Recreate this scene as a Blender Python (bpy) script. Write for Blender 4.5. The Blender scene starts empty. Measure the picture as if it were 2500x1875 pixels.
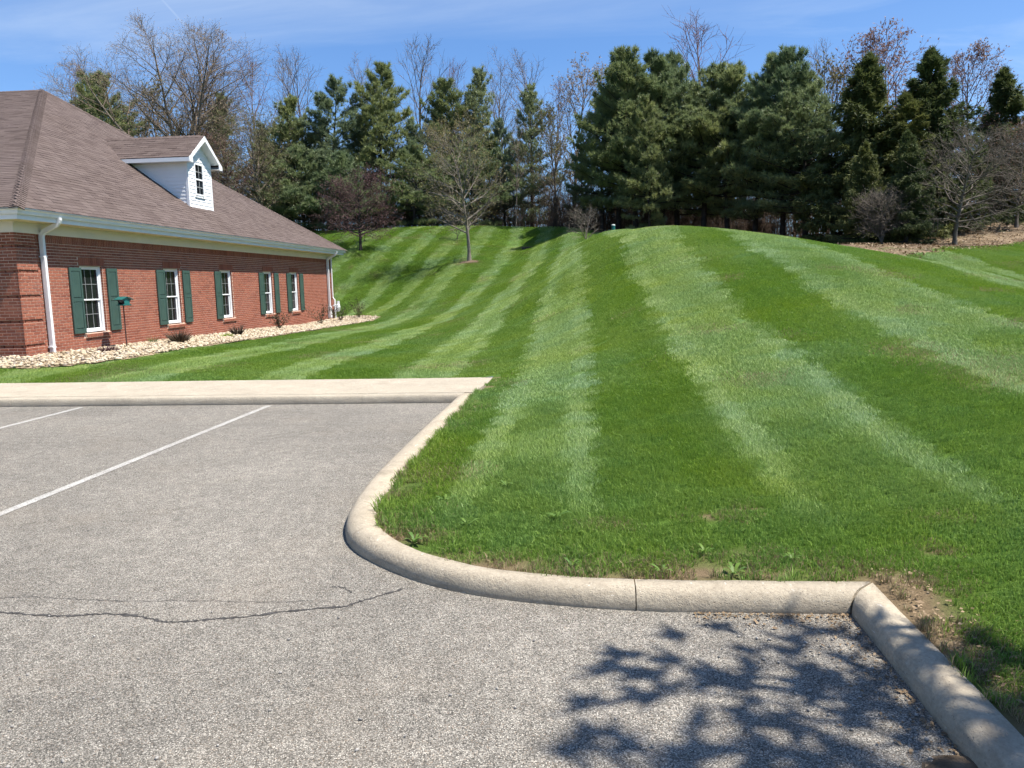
import bpy, math, random
import numpy as np
from mathutils import Vector, Matrix, Quaternion

# ------------------------------------------------------------------ camera, sky, sun, exposure
scene = bpy.context.scene
COL = scene.collection
CAM_H = 1.65
YAW, PITCH, ROLL = (math.radians(a) for a in (5.0, 7.5, 1.3))
cam_data = bpy.data.cameras.new('camera')
cam_data.sensor_width = 36.0
cam_data.lens = 36.0 * 1878 / 2500
cam_data.clip_start, cam_data.clip_end = 0.05, 2000
cam = bpy.data.objects.new('camera', cam_data)
COL.objects.link(cam)
fw = Vector((-math.sin(YAW) * math.cos(PITCH), math.cos(YAW) * math.cos(PITCH), -math.sin(PITCH)))
rt = Vector((math.cos(YAW), math.sin(YAW), 0))
up = rt.cross(fw)
r2 = math.cos(ROLL) * rt - math.sin(ROLL) * up
u2 = math.cos(ROLL) * up + math.sin(ROLL) * rt
m = Matrix((r2, u2, -fw)).transposed().to_4x4()
m.translation = Vector((0, 0, CAM_H))
cam.matrix_world = m
scene.camera = cam

SUN_EL, SUN_AZ = math.radians(62), math.radians(-10)      # azimuth from +X towards +Y
S = Vector((math.cos(SUN_EL) * math.cos(SUN_AZ), math.cos(SUN_EL) * math.sin(SUN_AZ), math.sin(SUN_EL)))
sl = bpy.data.lights.new('sun', 'SUN')
sl.energy, sl.angle, sl.color = 5.0, math.radians(0.53), (1.0, 0.95, 0.87)
sun = bpy.data.objects.new('sun', sl)
COL.objects.link(sun)
sun.rotation_mode = 'QUATERNION'
sun.rotation_quaternion = S.to_track_quat('Z', 'Y')
sun.location = S * 60

world = bpy.data.worlds.new('World')
scene.world = world
world.use_nodes = True


def L(nt, a, b):
    nt.links.new(a, b)


def math_node(nt, op, a, b=None, c=None, clamp=False):
    n = nt.nodes.new('ShaderNodeMath')
    n.operation = op
    n.use_clamp = clamp
    for i, x in enumerate((a, b, c)):
        if x is None:
            continue
        if isinstance(x, (int, float)):
            n.inputs[i].default_value = x
        else:
            nt.links.new(x, n.inputs[i])
    return n.outputs[0]


def ramp(nt, fac, stops, interp='LINEAR'):
    n = nt.nodes.new('ShaderNodeValToRGB')
    n.color_ramp.interpolation = interp
    e = n.color_ramp.elements
    while len(e) < len(stops):
        e.new(0.5)
    for el, (p, c) in zip(e, stops):
        el.position = p
        el.color = (*c, 1) if not isinstance(c, (int, float)) else (c, c, c, 1)
    nt.links.new(fac, n.inputs[0])
    return n.outputs[0]


def mix(nt, fac, a, b, blend='MIX'):
    n = nt.nodes.new('ShaderNodeMix')
    n.data_type = 'RGBA'
    n.blend_type = blend
    for sock, x in ((n.inputs[0], fac), (n.inputs[6], a), (n.inputs[7], b)):
        if isinstance(x, (int, float)):
            sock.default_value = x
        elif isinstance(x, tuple):
            sock.default_value = (*x, 1)
        else:
            nt.links.new(x, sock)
    return n.outputs[2]


def noise(nt, vec, scale, detail=4, rough=0.55, dist=0.0, out=0):
    n = nt.nodes.new('ShaderNodeTexNoise')
    n.inputs['Scale'].default_value = scale
    n.inputs['Detail'].default_value = detail
    n.inputs['Roughness'].default_value = rough
    n.inputs['Distortion'].default_value = dist
    if vec is not None:
        nt.links.new(vec, n.inputs['Vector'])
    return n.outputs[out]


def mapping(nt, vec, scale=(1, 1, 1), rot=(0, 0, 0), loc=(0, 0, 0)):
    n = nt.nodes.new('ShaderNodeMapping')
    n.inputs['Scale'].default_value = scale
    n.inputs['Rotation'].default_value = rot
    n.inputs['Location'].default_value = loc
    nt.links.new(vec, n.inputs['Vector'])
    return n.outputs[0]


nt = world.node_tree
nt.nodes.clear()
sky = nt.nodes.new('ShaderNodeTexSky')
sky.sky_type = 'NISHITA'
sky.sun_disc = False
sky.sun_elevation = SUN_EL
sky.sun_rotation = math.radians(100)
sky.altitude = 300
sky.air_density, sky.dust_density, sky.ozone_density = 1.0, 0.5, 2.5
tc = nt.nodes.new('ShaderNodeTexCoord')
sep = nt.nodes.new('ShaderNodeSeparateXYZ')
L(nt, tc.outputs['Generated'], sep.inputs[0])
den = math_node(nt, 'ADD', math_node(nt, 'MAXIMUM', sep.outputs[2], 0.0), 0.12)
cmb = nt.nodes.new('ShaderNodeCombineXYZ')
L(nt, math_node(nt, 'DIVIDE', sep.outputs[0], den), cmb.inputs[0])
L(nt, math_node(nt, 'DIVIDE', sep.outputs[1], den), cmb.inputs[1])
pl = mapping(nt, cmb.outputs[0], (0.55, 1.5, 1), (0, 0, math.radians(-32)))
wisp = noise(nt, pl, 1.1, 8, 0.62, 0.9)
broad = noise(nt, mapping(nt, cmb.outputs[0], (0.3, 0.5, 1), loc=(3.1, 1.7, 0)), 0.8, 3, 0.5)
cl = math_node(nt, 'MULTIPLY', ramp(nt, wisp, [(0.40, 0.0), (0.74, 1.0)]), ramp(nt, broad, [(0.36, 0.15), (0.62, 1.0)]))
cl = math_node(nt, 'MULTIPLY', cl, ramp(nt, sep.outputs[2], [(0.0, 0.5), (0.06, 1.0)]))
cl = math_node(nt, 'MULTIPLY', cl, 0.60)
veil = math_node(nt, 'MULTIPLY', ramp(nt, sep.outputs[2], [(0.0, 1.0), (0.5, 0.0)]), ramp(nt, broad, [(0.3, 0.0), (0.7, 0.30)]))
cl = math_node(nt, 'MAXIMUM', cl, veil, clamp=True)
# a short contrail: a thin band about a great circle, fading at both ends
ca = Vector((-0.4370, 0.8470, 0.3030)).normalized()
cb = Vector((-0.4080, 0.8690, 0.2640)).normalized()
cn = ca.cross(cb).normalized()
ct = (cb - ca).normalized()


def vdot(v):
    n = nt.nodes.new('ShaderNodeVectorMath')
    n.operation = 'DOT_PRODUCT'
    L(nt, tc.outputs['Generated'], n.inputs[0])
    n.inputs[1].default_value = v
    return n.outputs['Value']


off = math_node(nt, 'ABSOLUTE', vdot(cn))
along = math_node(nt, 'SUBTRACT', vdot(ct), ca.dot(ct))
length = (cb - ca).length
band = ramp(nt, math_node(nt, 'DIVIDE', off, 0.0042), [(0.15, 1.0), (0.6, 0.0)], 'EASE')
fade = ramp(nt, math_node(nt, 'DIVIDE', along, length), [(0.0, 1.0), (0.55, 0.8), (1.0, 0.0)])
gate = math_node(nt, 'GREATER_THAN', along, -0.22)
trail = math_node(nt, 'MULTIPLY', math_node(nt, 'MULTIPLY', band, fade), math_node(nt, 'MULTIPLY', gate, 0.34))
cl = math_node(nt, 'MAXIMUM', cl, trail)
skyc = mix(nt, 1.0, sky.outputs[0], (0.54, 0.77, 1.03), 'MULTIPLY')
col = mix(nt, cl, skyc, (5.2, 5.9, 6.7))
bg = nt.nodes.new('ShaderNodeBackground')
bg.inputs[1].default_value = 0.088
L(nt, col, bg.inputs[0])
wo = nt.nodes.new('ShaderNodeOutputWorld')
L(nt, bg.outputs[0], wo.inputs[0])

vs = scene.view_settings
vs.view_transform = 'Standard'
vs.look = 'None'
vs.exposure = 1.0
vs.gamma = 1.0
vs.use_curve_mapping = False
scene.cycles.max_bounces = 3
scene.cycles.diffuse_bounces = 2
scene.cycles.glossy_bounces = 2
scene.cycles.transmission_bounces = 3
scene.cycles.transparent_max_bounces = 6
scene.cycles.use_light_tree = False
scene.cycles.use_adaptive_sampling = True
scene.cycles.adaptive_threshold = 0.02
world.cycles.sampling_method = 'MANUAL'
world.cycles.sample_map_resolution = 512
scene.cycles.caustics_reflective = False
scene.cycles.caustics_refractive = False

# ------------------------------------------------------------------ mesh helpers
rnd = random.Random(7)
WORLD = {}                                   # object -> world position of its origin


def worldpos(o):
    return WORLD.get(o.name, Vector((0, 0, 0)))


class MB:
    def __init__(self):
        self.v, self.f = [], []

    def add(self, vs_, fs_):
        o = len(self.v)
        self.v.extend([tuple(x) for x in vs_])
        self.f.extend([tuple(i + o for i in f) for f in fs_])
        return self

    def box(self, a, b):
        (x0, y0, z0), (x1, y1, z1) = a, b
        x0, x1 = min(x0, x1), max(x0, x1)
        y0, y1 = min(y0, y1), max(y0, y1)
        z0, z1 = min(z0, z1), max(z0, z1)
        return self.add([(x0, y0, z0), (x1, y0, z0), (x1, y1, z0), (x0, y1, z0), (x0, y0, z1), (x1, y0, z1), (x1, y1, z1), (x0, y1, z1)],
                        [(0, 3, 2, 1), (4, 5, 6, 7), (0, 1, 5, 4), (1, 2, 6, 5), (2, 3, 7, 6), (3, 0, 4, 7)])

    def slab(self, pts, n, t):                # polygon extruded by -n*t
        n = Vector(n).normalized()
        k = len(pts)
        a = [Vector(p) for p in pts]
        b = [p - n * t for p in a]
        return self.add(a + b, [tuple(range(k)), tuple(range(2 * k - 1, k - 1, -1))] + [(i, i + k, (i + 1) % k + k, (i + 1) % k) for i in range(k)])

    def chip(self, o, ax, ay, n, lx, ly, d, c=0.003):
        """raised piece: rectangle lx by ly centred at o on axes ax, ay, d proud of o along n, chamfered"""
        o, ax, ay, n = Vector(o), Vector(ax), Vector(ay), Vector(n)
        q = []
        for (dd, cc) in ((-0.004, 0), (d - c, 0), (d, c)):
            for sx, sy in ((-1, -1), (1, -1), (1, 1), (-1, 1)):
                q.append(o + ax * sx * (lx / 2 - cc) + ay * sy * (ly / 2 - cc) + n * dd)
        f = [(8, 9, 10, 11)]
        for r in (0, 4):
            for i in range(4):
                f.append((r + i, r + (i + 1) % 4, r + 4 + (i + 1) % 4, r + 4 + i))
        return self.add(q, f)

    def sweep(self, path, prof, closed=True, cap=True, upv=(0, 0, 1)):
        """profile (list of (a,b): a to the right, b up) along a polyline, mitred"""
        path = [Vector(p) for p in path]
        k = len(prof)
        rings = []
        for i, p in enumerate(path):
            d0 = (path[i] - path[i - 1]).normalized() if i > 0 else None
            d1 = (path[i + 1] - path[i]).normalized() if i < len(path) - 1 else None
            d = (d0 + d1).normalized() if d0 and d1 else (d0 or d1)
            r = d.cross(Vector(upv))
            if r.length < 1e-5:
                r = Vector((1, 0, 0))
            r.normalize()
            w = r.cross(d).normalized()
            s = 1.0
            if d0 and d1:
                s = 1 / max(0.35, math.cos(d0.angle(d1) / 2))
            rings.append([p + r * a * (s if abs(d.z) < .5 else 1) + w * b * (s if abs(d.z) >= .5 else 1) for a, b in prof])
        vv = [x for r in rings for x in r]
        ff = []
        for i in range(len(path) - 1):
            for j in range(k if closed else k - 1):
                j2 = (j + 1) % k
                ff.append((i * k + j, i * k + j2, (i + 1) * k + j2, (i + 1) * k + j))
        if cap and closed:
            ff.append(tuple(range(k - 1, -1, -1)))
            ff.append(tuple((len(path) - 1) * k + j for j in range(k)))
        return self.add(vv, ff)

    def tube(self, path, r, k=8, cap=True):
        rs = r if isinstance(r, (list, tuple)) else [r] * len(path)
        path = [Vector(p) for p in path]
        rings = []
        ref = None
        for i, p in enumerate(path):
            d = (path[min(i + 1, len(path) - 1)] - path[max(i - 1, 0)]).normalized()
            if ref is None:
                ref = d.orthogonal().normalized()
            ref = (ref - d * ref.dot(d)).normalized()
            w = d.cross(ref)
            rings += [p + (ref * math.cos(2 * math.pi * j / k) + w * math.sin(2 * math.pi * j / k)) * rs[i] for j in range(k)]
        ff = []
        for i in range(len(path) - 1):
            for j in range(k):
                j2 = (j + 1) % k
                ff.append((i * k + j, i * k + j2, (i + 1) * k + j2, (i + 1) * k + j))
        if cap:
            ff.append(tuple(range(k - 1, -1, -1)))
            ff.append(tuple((len(path) - 1) * k + j for j in range(k)))
        return self.add(rings, ff)

    def mesh(self, name, mat, origin=(0, 0, 0), smooth=False):
        me = bpy.data.meshes.new(name)
        o = Vector(origin)
        me.from_pydata([tuple(Vector(p) - o) for p in self.v], [], self.f)
        if mat:
            me.materials.append(mat)
        if smooth:
            me.polygons.foreach_set('use_smooth', [True] * len(me.polygons))
        me.update()
        return me

    def build(self, name, mat, parent=None, origin=None, smooth=False):
        """origin: world position of the object's own origin; vertices are given in world space"""
        po = worldpos(parent) if parent else Vector((0, 0, 0))
        o = Vector(origin) if origin is not None else po.copy()
        ob = bpy.data.objects.new(name, self.mesh(name, mat, o, smooth))
        COL.objects.link(ob)
        ob.parent = parent
        ob.location = o - po
        WORLD[ob.name] = o
        return ob


def place(name, me, loc, parent=None, rot=None, scale=None):
    ob = bpy.data.objects.new(name, me)
    COL.objects.link(ob)
    ob.parent = parent
    ob.location = Vector(loc) - (worldpos(parent) if parent else Vector((0, 0, 0)))
    if rot is not None:
        ob.rotation_euler = rot
    if scale is not None:
        ob.scale = scale
    WORLD[ob.name] = Vector(loc)
    return ob


def tag(o, label=None, cat=None, group=None, kind=None):
    for k, v in (('label', label), ('category', cat), ('group', group), ('kind', kind)):
        if v:
            o[k] = v
    return o


def thing(name, loc, label, cat, group=None):
    o = bpy.data.objects.new(name, None)
    o.empty_display_size = 0.2
    COL.objects.link(o)
    o.location = loc
    WORLD[o.name] = Vector(loc)
    return tag(o, label, cat, group)


def np_mesh(name, V, F, mat, k=3, smooth=False):
    """fast mesh from arrays: V (n,3), F (m,k)"""
    me = bpy.data.meshes.new(name)
    V = np.asarray(V, np.float32)
    F = np.asarray(F, np.int32)
    me.vertices.add(len(V))
    me.vertices.foreach_set('co', V.ravel())
    me.loops.add(F.size)
    me.loops.foreach_set('vertex_index', F.ravel())
    me.polygons.add(len(F))
    me.polygons.foreach_set('loop_start', np.arange(0, F.size, k, dtype=np.int32))
    if smooth:
        me.polygons.foreach_set('use_smooth', np.ones(len(F), bool))
    me.update(calc_edges=True)
    me.validate()
    if mat:
        me.materials.append(mat)
    return me


# ------------------------------------------------------------------ materials
def new_mat(name):
    mt = bpy.data.materials.new(name)
    mt.use_nodes = True
    t = mt.node_tree
    b = t.nodes['Principled BSDF']
    return mt, t, b


def pos(t, obj=False):
    if obj:
        n = t.nodes.new('ShaderNodeTexCoord')
        return n.outputs['Object']
    n = t.nodes.new('ShaderNodeNewGeometry')
    return n.outputs['Position']


def bump(t, b, h, strength=0.5, dist=0.01):
    n = t.nodes.new('ShaderNodeBump')
    n.inputs['Strength'].default_value = strength
    n.inputs['Distance'].default_value = dist
    L(t, h, n.inputs['Height'])
    L(t, n.outputs[0], b.inputs['Normal'])


def attr(t, name, typ='GEOMETRY', out='Fac'):
    n = t.nodes.new('ShaderNodeAttribute')
    n.attribute_name = name
    n.attribute_type = typ
    return n.outputs[out]


def piece_random(t):
    """0..1, different for each piece whether it is an object or an island of a joined mesh"""
    g = t.nodes.new('ShaderNodeNewGeometry')
    o = t.nodes.new('ShaderNodeObjectInfo')
    return math_node(t, 'FRACT', math_node(t, 'ADD', g.outputs['Random Per Island'], o.outputs['Random']))


def mat_flat(name, c, rough=0.5, var=0.12, scale=3.0, spec=0.4, bmp=0.0, bscale=60):
    mt, t, b = new_mat(name)
    p = pos(t)
    n1 = noise(t, p, scale, 5, 0.6)
    cc = mix(t, ramp(t, n1, [(0.3, 0.0), (0.7, 1.0)]), tuple(x * (1 - var) for x in c), tuple(min(1, x * (1 + var)) for x in c))
    L(t, cc, b.inputs['Base Color'])
    b.inputs['Roughness'].default_value = rough
    b.inputs['Specular IOR Level'].default_value = spec
    if bmp:
        bump(t, b, noise(t, p, bscale, 4), bmp, 0.004)
    return mt


M = {}
M['white_paint'] = mat_flat('white_painted_metal', (0.72, 0.73, 0.74), 0.4, 0.05, 2.0)
M['vinyl'] = mat_flat('white_vinyl', (0.76, 0.77, 0.78), 0.45, 0.04, 2.0)
M['frieze'] = mat_flat('off_white_trim', (0.68, 0.64, 0.57), 0.5, 0.05, 1.5)
M['muntin'] = mat_flat('grey_white_grille', (0.30, 0.31, 0.31), 0.5, 0.05, 2.0)
M['soffit'] = mat_flat('bounce_tinted_soffit', (0.62, 0.57, 0.36), 0.6, 0.05, 1.5)  # cream tint is bounced light painted into the soffit colour
M['shutter'] = mat_flat('green_shutter', (0.040, 0.076, 0.067), 0.42, 0.12, 4.0, 0.45)
M['feeder'] = mat_flat('green_feeder', (0.02, 0.13, 0.12), 0.35, 0.2, 9.0, 0.5)
M['iron'] = mat_flat('rusty_iron', (0.03, 0.018, 0.016), 0.6, 0.3, 20.0)
M['meter_grey'] = mat_flat('meter_grey', (0.6, 0.61, 0.62), 0.4, 0.06, 8.0)
M['black'] = mat_flat('black_plastic', (0.012, 0.012, 0.013), 0.4, 0.2, 8.0)
M['pedestal'] = mat_flat('pedestal_green', (0.01, 0.11, 0.10), 0.45, 0.1, 8.0)
M['pale_cap'] = mat_flat('pale_cap', (0.7, 0.72, 0.68), 0.5, 0.06, 8.0)
M['bark'] = mat_flat('grey_bark', (0.135, 0.115, 0.095), 0.9, 0.35, 6.0, 0.1, 0.6, 30)
M['bark_dark'] = mat_flat('dark_pine_bark', (0.045, 0.038, 0.034), 0.95, 0.35, 4.0, 0.1, 0.6, 20)
M['bark_pale'] = mat_flat('pale_bark', (0.19, 0.165, 0.135), 0.9, 0.3, 6.0, 0.1, 0.5, 30)
M['twig_brown'] = mat_flat('brown_twigs', (0.165, 0.13, 0.10), 0.9, 0.3, 5.0, 0.1)
M['twig_red'] = mat_flat('reddish_twigs', (0.15, 0.085, 0.072), 0.9, 0.3, 5.0, 0.1)
M['twig_purple'] = mat_flat('purple_twigs', (0.085, 0.058, 0.055), 0.9, 0.3, 5.0, 0.1)
M['brush'] = mat_flat('dry_brush', (0.085, 0.062, 0.048), 0.95, 0.45, 0.8, 0.1)


def mat_leaf(name, dark, light, trans=0.25, rough=0.55, spec=0.3, tip=None):
    mt, t, b = new_mat(name)
    g = t.nodes.new('ShaderNodeNewGeometry')
    o = t.nodes.new('ShaderNodeObjectInfo')
    big = noise(t, mapping(t, g.outputs['Position'], (1, 1, 1.6)), 0.7, 3, 0.6)
    f = math_node(t, 'ADD', math_node(t, 'MULTIPLY', g.outputs['Random Per Island'], 0.45),
                  math_node(t, 'MULTIPLY', ramp(t, big, [(0.35, 0.0), (0.68, 1.0)]), 0.55))
    c = mix(t, f, dark, light)
    c = mix(t, 1.0, c, mix(t, o.outputs['Random'], (0.78, 0.85, 0.92), (1.2, 1.1, 0.95)), 'MULTIPLY')
    L(t, c, b.inputs['Base Color'])
    b.inputs['Roughness'].default_value = rough
    b.inputs['Specular IOR Level'].default_value = spec
    tr = t.nodes.new('ShaderNodeBsdfTranslucent')
    L(t, c, tr.inputs[0])
    mx = t.nodes.new('ShaderNodeMixShader')
    mx.inputs[0].default_value = trans
    L(t, b.outputs[0], mx.inputs[1])
    L(t, tr.outputs[0], mx.inputs[2])
    L(t, mx.outputs[0], t.nodes['Material Output'].inputs[0])
    return mt


M['pine'] = mat_leaf('pine_needles', (0.092, 0.138, 0.076), (0.275, 0.322, 0.135), 0.38, 0.5, 0.35)
M['pine_skylit'] = mat_leaf('skylit_pine_needles', (0.110, 0.155, 0.100), (0.275, 0.325, 0.165), 0.38, 0.5, 0.35)  # lighter copy of the pine needles, sky-light painted into the colour
M['spruce'] = mat_leaf('spruce_needles', (0.048, 0.070, 0.026), (0.170, 0.190, 0.062), 0.30, 0.6, 0.25)
M['bud_olive'] = mat_leaf('olive_buds', (0.13, 0.12, 0.045), (0.24, 0.21, 0.09), 0.3)
M['bud_tan'] = mat_leaf('tan_buds', (0.22, 0.17, 0.11), (0.36, 0.28, 0.19), 0.3)
M['bud_pink'] = mat_leaf('pink_brown_buds', (0.20, 0.115, 0.085), (0.34, 0.22, 0.17), 0.3)
M['leaf_purple'] = mat_leaf('purple_leaves', (0.085, 0.040, 0.040), (0.18, 0.09, 0.08), 0.25)
M['leaf_green'] = mat_leaf('green_leaves', (0.05, 0.10, 0.02), (0.10, 0.17, 0.04), 0.3)
M['weed'] = mat_leaf('weed_leaves', (0.075, 0.15, 0.025), (0.14, 0.23, 0.05), 0.3, 0.5, 0.25)
M['dead_plant'] = mat_leaf('dead_perennial', (0.03, 0.022, 0.018), (0.10, 0.075, 0.05), 0.1)
M['evergreen'] = mat_leaf('shrub_leaves', (0.02, 0.03, 0.012), (0.09, 0.085, 0.04), 0.15)
M['fallen'] = mat_leaf('fallen_leaves', (0.10, 0.06, 0.03), (0.34, 0.24, 0.14), 0.1)
M['weed_yellow'] = mat_leaf('yellow_green_leaves', (0.12, 0.20, 0.02), (0.2, 0.3, 0.04), 0.3)

# brick
mt, t, b = new_mat('red_brick')
pr = piece_random(t)
p = pos(t)
c = ramp(t, pr, [(0.0, (0.200, 0.066, 0.042)), (0.35, (0.255, 0.088, 0.055)), (0.75, (0.300, 0.108, 0.066)), (1.0, (0.225, 0.085, 0.058))])
c = mix(t, 1.0, c, mix(t, ramp(t, noise(t, p, 45, 4, 0.7), [(0.3, 0.0), (0.7, 1.0)]), (0.8, 0.8, 0.8), (1.15, 1.12, 1.1)), 'MULTIPLY')
c = mix(t, ramp(t, noise(t, p, 1.3, 3, 0.6), [(0.45, 0.0), (0.75, 0.28)]), c, (0.34, 0.15, 0.11))
L(t, c, b.inputs['Base Color'])
b.inputs['Roughness'].default_value = 0.88
b.inputs['Specular IOR Level'].default_value = 0.2
bump(t, b, noise(t, p, 140, 3), 0.35, 0.004)
M['brick'] = mt
M['mortar'] = mat_flat('mortar', (0.60, 0.455, 0.36), 0.95, 0.15, 25.0, 0.1, 0.5, 120)

# shingles
mt, t, b = new_mat('brown_asphalt_shingle')
pr = piece_random(t)
p = pos(t)
c = ramp(t, pr, [(0.0, (0.082, 0.061, 0.055)), (0.5, (0.100, 0.076, 0.068)), (1.0, (0.118, 0.091, 0.082))])
c = mix(t, 1.0, c, mix(t, ramp(t, noise(t, p, 90, 3, 0.8), [(0.3, 0.0), (0.7, 1.0)]), (0.85, 0.85, 0.85), (1.14, 1.13, 1.12)), 'MULTIPLY')
c = mix(t, ramp(t, noise(t, p, 0.5, 3, 0.6), [(0.4, 0.0), (0.8, 0.3)]), c, (0.15, 0.118, 0.112))
L(t, c, b.inputs['Base Color'])
b.inputs['Roughness'].default_value = 0.95
b.inputs['Specular IOR Level'].default_value = 0.15
bump(t, b, noise(t, p, 200, 2), 0.5, 0.004)
M['shingle'] = mt

# window glass with a dark insect screen behind it
mt, t, b = new_mat('dark_window_glass')
b.inputs['Base Color'].default_value = (0.010, 0.012, 0.014, 1)
b.inputs['Roughness'].default_value = 0.07
b.inputs['Specular IOR Level'].default_value = 0.28
p = pos(t)
bump(t, b, noise(t, p, 2.5, 2), 0.06, 0.02)
M['glass'] = mt


# concrete
def mat_concrete(name, c, dark):
    mt, t, b = new_mat(name)
    p = pos(t)
    n1 = noise(t, p, 2.2, 6, 0.65)
    n2 = noise(t, p, 60, 4, 0.7)
    cc = mix(t, ramp(t, n1, [(0.3, 0.0), (0.72, 1.0)]), tuple(x * 0.8 for x in c), c)
    cc = mix(t, 1.0, cc, mix(t, ramp(t, n2, [(0.25, 0.0), (0.75, 1.0)]), (0.78, 0.77, 0.75), (1.16, 1.16, 1.15)), 'MULTIPLY')
    # scuffs and stains
    st = ramp(t, noise(t, mapping(t, p, (1, 1, 5)), 5, 6, 0.75, 0.6), [(0.50, 0.0), (0.74, 0.7)])
    cc = mix(t, st, cc, dark)
    sc = ramp(t, noise(t, mapping(t, p, (9, 3, 30), (0, 0, 0.5)), 3, 5, 0.7), [(0.63, 0.0), (0.70, 0.7)])
    cc = mix(t, sc, cc, (0.62, 0.58, 0.52))
    # small dark pits
    vo = t.nodes.new('ShaderNodeTexVoronoi')
    vo.inputs['Scale'].default_value = 55
    L(t, p, vo.inputs['Vector'])
    pit = ramp(t, vo.outputs['Distance'], [(0.10, 0.6), (0.2, 0.0)])
    cc = mix(t, pit, cc, tuple(x * 0.55 for x in c))
    L(t, cc, b.inputs['Base Color'])
    b.inputs['Roughness'].default_value = 0.93
    b.inputs['Specular IOR Level'].default_value = 0.2
    h = math_node(t, 'ADD', math_node(t, 'MULTIPLY', n2, 0.6), math_node(t, 'MULTIPLY', noise(t, p, 230, 3, 0.7), 0.5))
    h = math_node(t, 'ADD', h, math_node(t, 'MULTIPLY', noise(t, p, 14, 4, 0.6), 1.6))
    h = math_node(t, 'SUBTRACT', h, math_node(t, 'MULTIPLY', pit, 0.8))
    bump(t, b, h, 0.7, 0.008)
    return mt


M['kerb'] = mat_concrete('weathered_kerb_concrete', (0.405, 0.350, 0.270), (0.20, 0.165, 0.12))
M['sidewalk'] = mat_concrete('sidewalk_concrete', (0.405, 0.355, 0.280), (0.27, 0.225, 0.17))


# asphalt with exposed pale aggregate
def asphalt_nodes(t):
    p = pos(t)
    flat = mapping(t, p, (1, 1, 1))
    vo = t.nodes.new('ShaderNodeTexVoronoi')
    vo.inputs['Scale'].default_value = 190
    L(t, flat, vo.inputs['Vector'])
    sepc = t.nodes.new('ShaderNodeSeparateColor')
    L(t, vo.outputs['Color'], sepc.inputs[0])
    stone = ramp(t, sepc.outputs[0], [(0.0, (0.100, 0.097, 0.092)), (0.3, (0.165, 0.160, 0.152)), (0.55, (0.225, 0.218, 0.208)), (0.82, (0.31, 0.30, 0.286)), (1.0, (0.46, 0.448, 0.425))])
    stone = mix(t, ramp(t, sepc.outputs[1], [(0.90, 0.0), (0.97, 0.5)]), stone, (0.27, 0.20, 0.15))
    gap = ramp(t, vo.outputs['Distance'], [(0.45, 0.0), (0.85, 1.0)])
    c = mix(t, gap, stone, (0.055, 0.053, 0.050))
    c = mix(t, 1.0, c, mix(t, ramp(t, noise(t, p, 0.55, 5, 0.6), [(0.3, 0.0), (0.7, 1.0)]), (0.78, 0.77, 0.76), (1.16, 1.14, 1.12)), 'MULTIPLY')
    c = mix(t, 1.0, c, mix(t, ramp(t, noise(t, p, 9, 4, 0.7), [(0.3, 0.0), (0.7, 1.0)]), (0.80, 0.80, 0.80), (1.2, 1.2, 1.2)), 'MULTIPLY')
    # faint mineral and rust tints
    c = mix(t, ramp(t, noise(t, mapping(t, p, (1, 1, 1), loc=(4, 9, 0)), 1.1, 4, 0.6), [(0.52, 0.0), (0.8, 0.3)]), c, mix(t, 0.5, c, (0.27, 0.22, 0.17)))
    # soft dark seams running across
    sm = noise(t, mapping(t, p, (0.12, 2.2, 1)), 1.6, 4, 0.6, 0.4)
    c = mix(t, ramp(t, sm, [(0.60, 0.0), (0.70, 0.28)]), c, (0.12, 0.115, 0.11))
    c = mix(t, 1.0, c, (1.15, 1.11, 1.02), 'MULTIPLY')
    h = math_node(t, 'SUBTRACT', math_node(t, 'MULTIPLY', sepc.outputs[2], 0.7), vo.outputs['Distance'])
    return p, c, h


mt, t, b = new_mat('worn_asphalt')
p, c, h = asphalt_nodes(t)
L(t, c, b.inputs['Base Color'])
b.inputs['Roughness'].default_value = 0.9
b.inputs['Specular IOR Level'].default_value = 0.25
bump(t, b, h, 0.75, 0.006)
M['asphalt'] = mt

mt, t, b = new_mat('worn_white_line_paint')
p, c, h = asphalt_nodes(t)
wear = ramp(t, noise(t, p, 75, 5, 0.8), [(0.40, 0.85), (0.58, 0.12)])
wear2 = ramp(t, noise(t, p, 2.0, 4, 0.6), [(0.35, 1.0), (0.7, 0.5)])
cc = mix(t, math_node(t, 'MULTIPLY', wear, wear2), c, (0.56, 0.55, 0.52))
L(t, cc, b.inputs['Base Color'])
b.inputs['Roughness'].default_value = 0.85
bump(t, b, h, 0.5, 0.005)
M['paint'] = mt
M['tar'] = mat_flat('crack_filler', (0.060, 0.057, 0.055), 0.95, 0.5, 30.0, 0.1, 0.6, 150)

# lawn soil and thatch under the blades; mulch where the woods begin
mt, t, b = new_mat('lawn_ground')
p = pos(t)
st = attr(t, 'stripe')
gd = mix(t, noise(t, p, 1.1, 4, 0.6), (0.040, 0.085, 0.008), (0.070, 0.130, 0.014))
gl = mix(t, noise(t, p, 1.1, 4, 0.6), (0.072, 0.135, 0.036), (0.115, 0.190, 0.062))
g = mix(t, st, gd, gl)  # sheen of the mowing passes painted into the ground colour
g = mix(t, 1.0, g, mix(t, ramp(t, noise(t, p, 40, 4, 0.8), [(0.3, 0.0), (0.7, 1.0)]), (0.55, 0.55, 0.5), (1.35, 1.3, 1.3)), 'MULTIPLY')
dryc = mix(t, noise(t, p, 25, 4, 0.7), (0.085, 0.060, 0.034), (0.25, 0.185, 0.11))
g = mix(t, attr(t, 'dry'), g, dryc)
mu = mix(t, ramp(t, noise(t, p, 1.4, 8, 0.75), [(0.38, 0.0), (0.62, 1.0)]), (0.050, 0.035, 0.023), (0.23, 0.17, 0.11))
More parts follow.
